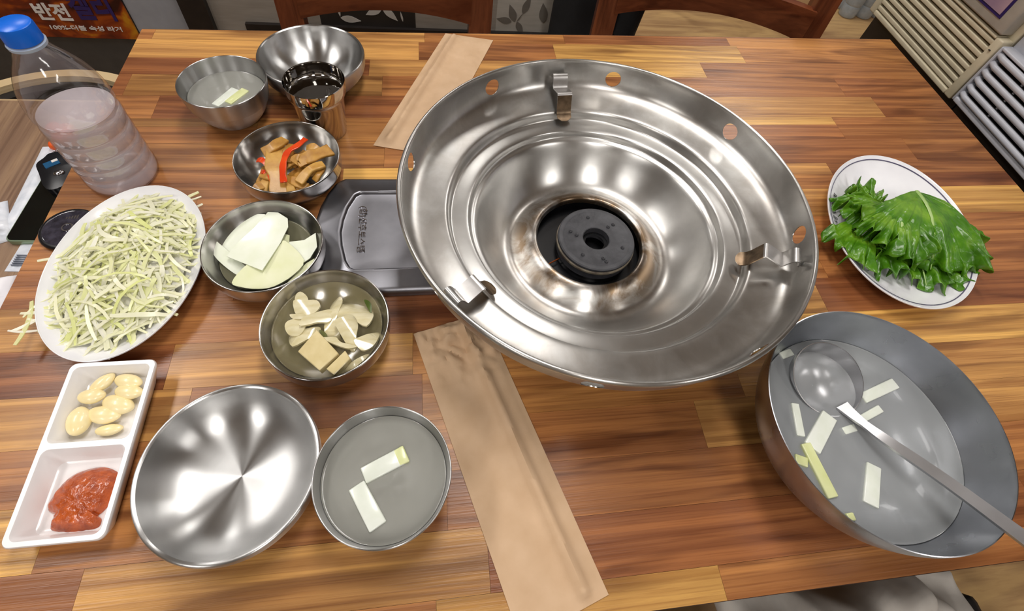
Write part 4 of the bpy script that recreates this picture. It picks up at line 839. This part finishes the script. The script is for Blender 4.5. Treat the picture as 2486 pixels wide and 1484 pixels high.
# ================================================================== SMALL THINGS AT THE LEFT
lid = empty('round_lid', (-0.4290, 0.4210, T), 'round black and smoky plastic lid tucked under the cabbage plate', 'lid')
mk('lid_body', *lathe(resample([(0, 0.0003), (.026, .0003), (.0300, .0018), (.0305, .0045), (.0288, .0066), (.0262, .0070)], 3), 64), 'black_plastic', lid)
mk('lid_top', *lathe(resample([(.0264, .0068), (.0250, .0064), (.018, .0069), (.010, .0072), (0, .0072)], 3), 64), 'smoke_plastic', lid)
mk('lid_logo', *lathe([(.0046, .0072), (.0046, .0080), (.0060, .0080), (.0060, .0072)], 24), 'silver', lid)
for k in range(5): box('lid_mark', -.006+k*.0028, -.0044+k*.0028, .013, .013+.0025+.0008*k, .0068, .0075, 'silver', lid)
ZT = T-0.03
st = empty('side_table', (-0.86, 0.33, 0), 'grey-brown laminate table pushed against the left side', 'table')
box('side_tabletop', -0.42, 0.385, -0.72, 0.362, ZT-0.028, ZT, 'side_table', st)
box('tan_edge_band', -0.42, 0.385, 0.362, 0.366, ZT-0.028, ZT-0.0005, 'tan_edge', st)
for x, y in ((-0.38, -0.68), (0.33, -0.68), (-0.38, 0.31), (0.33, 0.31)): box('leg', x, x+0.045, y, y+0.045, 0.0, ZT-0.028, 'black_metal', st)
ph = empty('smartphone', (-0.491, 0.497, ZT+0.0005), 'black smartphone lying on the side table under the key fob', 'phone', None, math.radians(-2.5))
def rslab(name, x0, x1, y0, y1, r, z0, z1, mat, parent, ch=0.0008):
    a = rrect(x0, x1, y0, y1, r); b = rrect(x0+ch, x1-ch, y0+ch, y1-ch, max(r-ch, .0005)); n = len(a)
    v, f = loft([[(x, y, z0) for x, y in b], [(x, y, z0+ch) for x, y in a], [(x, y, z1-ch) for x, y in a], [(x, y, z1) for x, y in b]]); f += [tuple(range(n)), tuple(range(3*n, 4*n))]
    return mk(name, v, f, mat, parent, angle=40)
rslab('phone_body', -.0215, .047, -.073, .073, .008, 0.0, .0078, 'phone_edge', ph); rslab('phone_screen', -.0200, .0455, -.0715, .0715, .007, .0068, .0083, 'screen', ph, .0003)
fob = empty('key_fob', (-0.491, 0.532, ZT+0.0092), 'black car key fob with a blue display on the phone', 'key fob')
p = smooth_poly([(-.0250, .010), (-.0205, .022), (-.0165, .031), (-.003, .0335), (.012, .0215), (.0255, .0120), (.0245, -.0120), (.0200, -.0270), (.0080, -.0345), (-.0030, -.0280), (-.0150, -.0080)], 4)
v, f = slab(p, 0.010, lambda x, y: 0.0, 5, 0.003); mk('fob_body', v, f, 'black_plastic', fob, angle=50)
d = box('fob_display', -.0085, .0085, -.0055, .0055, .0115, .0136, 'lcd', fob); d.rotation_euler = (0, 0, math.radians(38)); d.location = (-.0045, .0085, 0)
box('painted_glint', .001, .008, .0005, .005, .0130, .0140, 'print_white', d)  # white block painted in as the highlight on the display
mk('fob_button', *lathe(resample([(0, .0030), (.004, .0026), (.0062, .0010), (.0062, -.001)], 3), 32, 1.0, 0.72), 'silver', fob, (.0095, -.0080, .0125), math.radians(20))
for k in range(5): mk('chain_ball', *lathe(resample([(0, .0016), (.0012, .001), (.0016, 0), (.0012, -.001), (0, -.0016)], 2), 12), 'silver', fob, (-.012-.0022*k*(1 if k % 2 else 0.6), .030+.0040*k, .0075-.0015*k))
fg = empty('orange_charm', (-0.507, 0.606, ZT+0.0004), 'small orange vinyl charm on the key chain behind the bottle', 'charm')
mk('charm_body', *lathe(resample([(0, 0.0), (.012, .002), (.0165, .010), (.0150, .018), (.008, .023), (0, .024)], 3), 32, 0.9, 1.15), 'orange', fg)
mk('charm_head', *lathe(resample([(0, -.010), (.008, -.007), (.0105, 0), (.008, .007), (0, .010)], 3), 24), 'orange', fg, (-.016, .010, .0125)); mk('charm_foot', *lathe(resample([(0, -.007), (.006, -.004), (.007, 0), (.005, .005), (0, .007)], 3), 20), 'orange', fg, (-.010, -.016, .0080))
def packet(name, label, cx, cy, lx, ly, rz, mat, h=0.004, seed=1, prt=True):
    NX, NY = 16, 30; V, F = [], []
    for lay in (0, 1):
        for j in range(NY+1):
            for i in range(NX+1):
                s, t = i/NX, j/NY; e = min(s*2, (1-s)*2, t*5, (1-t)*5, 1.0)
                V.append(((s-.5)*lx, (t-.5)*ly, 0.0004 if lay == 0 else 0.0008+h*e**0.6*(0.8+0.5*noise.noise(Vector((s*4+seed, t*9, seed))))))
    n = (NX+1)*(NY+1)
    for lay in (0, 1):
        for j in range(NY):
            for i in range(NX): a = lay*n+j*(NX+1)+i; F.append((a, a+1, a+NX+2, a+NX+1))
    ring = [i for i in range(NX+1)]+[j*(NX+1)+NX for j in range(1, NY+1)]+[NY*(NX+1)+i for i in range(NX-1, -1, -1)]+[j*(NX+1) for j in range(NY-1, 0, -1)]
    for k in range(len(ring)): a, b = ring[k], ring[(k+1) % len(ring)]; F.append((a, b, n+b, n+a))
    t_ = empty(name, (cx, cy, ZT), label, 'packet' if mat == 'packet' else 'tissue', None, rz); mk('wrapper', V, F, mat, t_, angle=60)
    if prt:
        for k in range(6): box('printed_mark', -lx*.32, lx*.32-(k % 3)*lx*.12, -ly*.38+k*ly*.05, -ly*.38+k*ly*.05+ly*.022, h*.9, h*1.35+.0008, 'packet_print', t_)
    return t_
packet('wet_wipe', 'flat white wet wipe packet below the phone', -0.4870, 0.4130, 0.030, 0.056, math.radians(-4), 'packet', 0.0025, 2)
packet('wet_wipe', 'puffy white wet wipe packet at the left picture edge beside the phone', -0.548, 0.455, 0.044, 0.070, math.radians(25), 'packet', 0.012, 5)
packet('wet_wipe', 'long white wrapper lying along the left side of the phone', -0.5235, 0.520, 0.022, 0.15, math.radians(2.5), 'packet', 0.003, 8, False)
packet('paper_napkin', 'crumpled white napkin at the left picture edge', -0.511, 0.338, 0.060, 0.075, math.radians(10), 'tissue', 0.012, 11, False)

# ================================================================== CHAIRS
def bent_chair(x, y, label):
    t = empty('plywood_chair', (x, y, 0), label, 'chair'); R0, R1, zt = 0.165, 0.185, T-0.14; V, F = [], []; n = 40
    for k in range(n+1):
        a = math.radians(-12+204*k/n)
        for r_, z_ in ((R0, zt), (R1, zt), (R1, zt-0.20), (R0, zt-0.20)): V.append((r_*1.05*math.cos(a), r_*math.sin(a), z_))
    for k in range(n):
        for q in range(4): F.append((k*4+q, k*4+(q+1) % 4, (k+1)*4+(q+1) % 4, (k+1)*4+q))
    F += [(0, 1, 2, 3), tuple(n*4+q for q in range(4))]; mk('plywood_back', V, F, 'ply', t, angle=30)
    V, F = [], []
    for k in range(n+1):
        a = math.radians(-8+196*k/n)
        for r_, z_ in ((R0-0.020, zt-0.012), (R0-0.0005, zt-0.012), (R0-0.0005, zt-0.20), (R0-0.020, zt-0.20)): V.append((r_*1.05*math.cos(a), r_*math.sin(a), z_))
    for k in range(n):
        for q in range(4): F.append((k*4+q, k*4+(q+1) % 4, (k+1)*4+(q+1) % 4, (k+1)*4+q))
    F += [(0, 1, 2, 3), tuple(n*4+q for q in range(4))]; mk('back_cushion', V, F, 'vinyl', t, angle=30)
    mk('seat', *lathe(resample([(0, .40), (.10, .40), (.125, .405), (.13, .43), (.115, .445), (0, .45)], 2), 48), 'vinyl', t, (0, 0.10, 0))
    for a in (45, 135, 225, 315): mk('leg', *sweep([(0.09*math.cos(math.radians(a)), 0.10+0.09*math.sin(math.radians(a)), 0.41), (0.11*math.cos(math.radians(a)), 0.10+0.11*math.sin(math.radians(a)), 0.0)], [0.014, 0.011], 10), 'ply', t)
    return t
bent_chair(-0.658, 0.735+0.0, 'black seat chair with a curved plywood back behind the side table')
def dining_chair(label, pl, pr, zrail0, zrail1, arch, lean, top, sag=0.0, bow=0.02):
    """pl, pr: feet of the two back posts on the floor plan"""
    pl, pr = Vector(pl), Vector(pr); mid = (pl+pr)/2; W_ = (pr-pl).length; ang = math.atan2(pr.y-pl.y, pr.x-pl.x)
    t = empty('dining_chair', (mid.x, mid.y, 0), label, 'chair', 'dark wooden chairs at the far side', ang); h = W_/2
    for s in (-1, 1):
        prf = [(s*(h-0.004), 0.06, 0.0), (s*h, 0.0, 0.45), (s*(h+lean*0.5), 0.015, 0.62), (s*(h+lean), 0.035, top)]
        mk('back_post', *strip(resample(prf, 4), 0.046, 0.034, up=(0, 1, 0)), 'chair_wood', t, angle=50)
        v, f = boxv(s*(h-0.01)-0.019, s*(h-0.01)+0.019, -0.40, -0.362, 0.0, 0.42); mk('leg', v, f, 'chair_wood', t, smooth=False)
    def rail(z0, z1, ar, nm_, th=0.022, y=0.012):
        V, F = [], []; n = 24
        for k in range(n+1):
            u = -1+2*k/n; x = u*(h-0.015); yy = y+bow*(1-u*u); zo = ar*(1-u*u)+sag*u
            for dy, z in ((-th/2, z0+zo), (th/2, z0+zo), (th/2, z1+zo*0.6), (-th/2, z1+zo*0.6)): V.append((x, yy+dy, z))
        for k in range(n):
            for q in range(4): F.append((k*4+q, k*4+(q+1) % 4, (k+1)*4+(q+1) % 4, (k+1)*4+q))
        F += [(0, 1, 2, 3), tuple(n*4+q for q in range(4))]; mk(nm_, V, F, 'chair_wood_h', t, angle=40)
    rail(zrail0, zrail1, arch, 'top_rail'); rail(0.50, 0.55, 0.0, 'lower_rail')
    box('seat', -h+0.005, h-0.005, -0.41, -0.03, 0.42, 0.455, 'vinyl', t, 0.008)
    return t
dining_chair('dark wooden chair with a straight back in front of the leaf wallpaper', (-0.263, 0.985), (0.098, 0.985), T-0.062, T+0.030, 0.012, 0.006, T+0.06)
dining_chair('dark wooden chair turned slightly at the far right', (0.375, 1.02), (0.805, 0.935), T-0.045, T+0.020, 0.018, 0.0, T+0.12, 0.0, 0.03)
# front chair with cloth
fc = empty('front_chair', (0.60, -0.32, 0), 'black chair pushed under the front right of the table', 'chair')
box('seat', -0.32, 0.16, -0.22, 0.26, 0.41, 0.455, 'vinyl', fc, 0.012)
for x, y in ((-0.30, -0.2), (0.11, -0.2), (-0.30, 0.2), (0.11, 0.2)): box('leg', x, x+0.035, y, y+0.035, 0.0, 0.41, 'black_metal', fc)
NX, NY = 70, 60; V, F = [], []
for lay in (0, 1):
    for j in range(NY+1):
        for i in range(NX+1):
            s, t = i/NX, j/NY; x = 0.345+0.36*s+0.012*math.sin(t*9); y = -0.46+0.45*t+0.015*math.sin(s*11)
            e = min(1, min(s, 1-s)*7, min(t, 1-t)*7)
            z = 0.470+(0.060+0.035*math.sin(s*9+2.5*math.sin(t*5))+0.05*noise.noise(Vector((s*5, t*5, 7)))+0.02*noise.noise(Vector((s*13, t*11, 3))))*max(e, 0.02)**0.5; V.append((x, y, z if lay else max(0.4575, z-0.006)))
n = (NX+1)*(NY+1)
for lay in (0, 1):
    for j in range(NY):
        for i in range(NX): a = lay*n+j*(NX+1)+i; F.append((a, a+1, a+NX+2, a+NX+1))
ring = [i for i in range(NX+1)]+[j*(NX+1)+NX for j in range(1, NY+1)]+[NY*(NX+1)+i for i in range(NX-1, -1, -1)]+[j*(NX+1) for j in range(NY-1, 0, -1)]
for k in range(len(ring)): a, b = ring[k], ring[(k+1) % len(ring)]; F.append((a, b, n+b, n+a))
tag(mk('folded_jacket', V, F, 'fabric_grey', None, angle=80), 'rumpled pale grey jacket lying on the front chair below the table edge', 'jacket')
# black coat hanging at the end of the partition
ct = empty('black_coat', (0.43, 1.30, 0), 'black coat hanging at the end of the leaf-wallpapered partition', 'coat')
V, F = [], []
for k, (z, wx, wy) in enumerate(((0.02, .115, .060), (0.15, .118, .064), (0.35, .112, .060), (0.55, .105, .058), (0.85, .10, .056), (1.05, .095, .05), (1.18, .05, .035))):
    m_ = 40
    for q in range(m_):
        a = 2*PI*q/m_; rp = 1+0.06*math.sin(7*a+k); V.append((wx*rp*math.cos(a), wy*rp*math.sin(a), z))
for k in range(6):
    for q in range(40): F.append((k*40+q, k*40+(q+1) % 40, (k+1)*40+(q+1) % 40, (k+1)*40+q))
F += [tuple(range(40)), tuple(6*40+q for q in range(40))]; mk('coat_body', V, F, 'fabric_black', ct, angle=60)
v, f = sweep([(0.075, -0.02, 1.0), (0.10, -0.04, 0.8), (0.095, -0.05, 0.58), (0.09, -0.05, 0.50)], [0.04, 0.036, 0.032, 0.03], 14); mk('sleeve', v, f, 'fabric_black', ct)

# ================================================================== POSTER COUNTER
ps = empty('beer_poster', (-0.965, 1.398, 0.345), 'orange beer poster with Korean lettering on the charcoal counter', 'poster')
box('poster_sheet', -0.36, 0.178, -0.004, 0.0, 0.0, 0.42, 'poster', ps)
def wallt(body, mat, x, z, wd, ht, bold=0.03):
    o = text_mesh('poster_lettering', body, mat, ps, wd, ht, 0.0006, bold); o.location = (x+0.965, -0.005, z-0.345); o.rotation_euler = (PI/2, 0, 0); return o
TZ = T
wallt('반전', 'print_white', -0.966, TZ-0.313, 0.080, 0.046); wallt('켈리', 'print_purple', -0.868, TZ-0.292, 0.098, 0.082); wallt('100%-더블 숙성 라거', 'print_white', -0.908, TZ-0.356, 0.172, 0.014, 0.012)

# ================================================================== APPLIANCES AT THE RIGHT
def louvre_unit(name, label, y0, y1, mat, zlo, zhi, count, rounded, top_panel, st=0.018):
    t = empty(name, (1.02, (y0+y1)/2, 0), label, 'appliance'); hy_ = (y1-y0)/2
    box('lower_body', 0.03, 0.40, -hy_, hy_, 0.0, zlo, 'black_paint', t)
    box('cabinet', 0.022, 0.42, -hy_, hy_, zlo, zhi+0.62, mat, t, 0.004)
    box('grille_recess', 0.016, 0.0225, -hy_+st, hy_-st, zlo+0.010, zhi-0.004, 'gap', t)
    for ya, yb, nm_ in ((-hy_, -hy_+st, 'grille_stile'), (hy_-st, hy_, 'grille_stile')): box(nm_, 0.0, 0.024, ya, yb, zlo, zhi, mat, t, 0.003)
    box('grille_rail', 0.0, 0.024, -hy_+st, hy_-st, zlo, zlo+0.010, mat, t, 0.002); box('grille_rail', 0.0, 0.024, -hy_+st, hy_-st, zhi-0.006, zhi, mat, t, 0.002)
    pit = (zhi-0.006-zlo-0.010)/count
    for k in range(count):
        z = zlo+0.010+(k+0.5)*pit
        if rounded:
            path = [(0.016, -hy_+st+.001, z), (0.006, -hy_+st+.003, z), (0.001, -hy_+st+.016, z), (0.001, hy_-st-.016, z), (0.006, hy_-st-.003, z), (0.016, hy_-st-.001, z)]
            o = mk('slat', *sweep(path, pit*0.34, 10), mat, t)
            for q in range(4): yy = -hy_+0.08+q*(2*hy_-0.16)/3; box('slat_spacer', 0.006, 0.016, yy-0.002, yy+0.002, z+pit*0.30, z+pit*0.7, mat, o)
        else:
            o = box('slat', 0.002, 0.018, -hy_+st-.001, hy_-st+.001, z-pit*0.30, z+pit*0.30, mat, t, pit*0.08)
    if top_panel:
        box('display_bezel', -0.004, 0.022, -hy_+0.012, hy_-0.012, zhi+0.004, zhi+0.40, 'bezel', t, 0.004); pc = box('display_border', -0.0055, -0.003, -hy_+0.036, hy_-0.036, zhi+0.022, zhi+0.37, 'print_purple', t)
        box('display_picture', -0.0065, -0.0050, -hy_+0.041, hy_-0.041, zhi+0.027, zhi+0.365, 'picture', pc)
        mk('screw', *lathe([(0, .001), (.002, .0008), (.0025, 0), (0, -.001)], 12), 'gap', t, (-0.001, -hy_+0.009, zhi-0.022))
    return t
louvre_unit('louvred_heater', 'cream louvred appliance with a picture panel at the far right', 0.742, 1.065, 'cream', T-0.034, T+0.090, 8, False, True)
louvre_unit('louvred_cooler', 'pale grey louvred appliance nearest at the right edge of the table', 0.20, 0.7385, 'cool_white', T-0.030, T+0.085, 6, True, False, 0.005)
# pack of bottles on the floor
bk = empty('bottle_pack', (2.20, 2.36, 0), 'clear shrink-wrapped pack of plastic bottles on the floor at the far right', 'bottle pack')
for i in range(3):
    for j in range(2):
        mk('bottle', *lathe(resample([(0, .004), (.03, 0.001), (.042, .008), (.043, .05), (.040, .06), (.043, .07), (.043, .14), (.040, .15), (.043, .16), (.043, .19), (.030, .225), (.014, .245), (.014, .26), (0, .262)], 2), 28), 'clear_pack', bk, (-0.09+0.09*i, -0.045+0.09*j, 0.001))
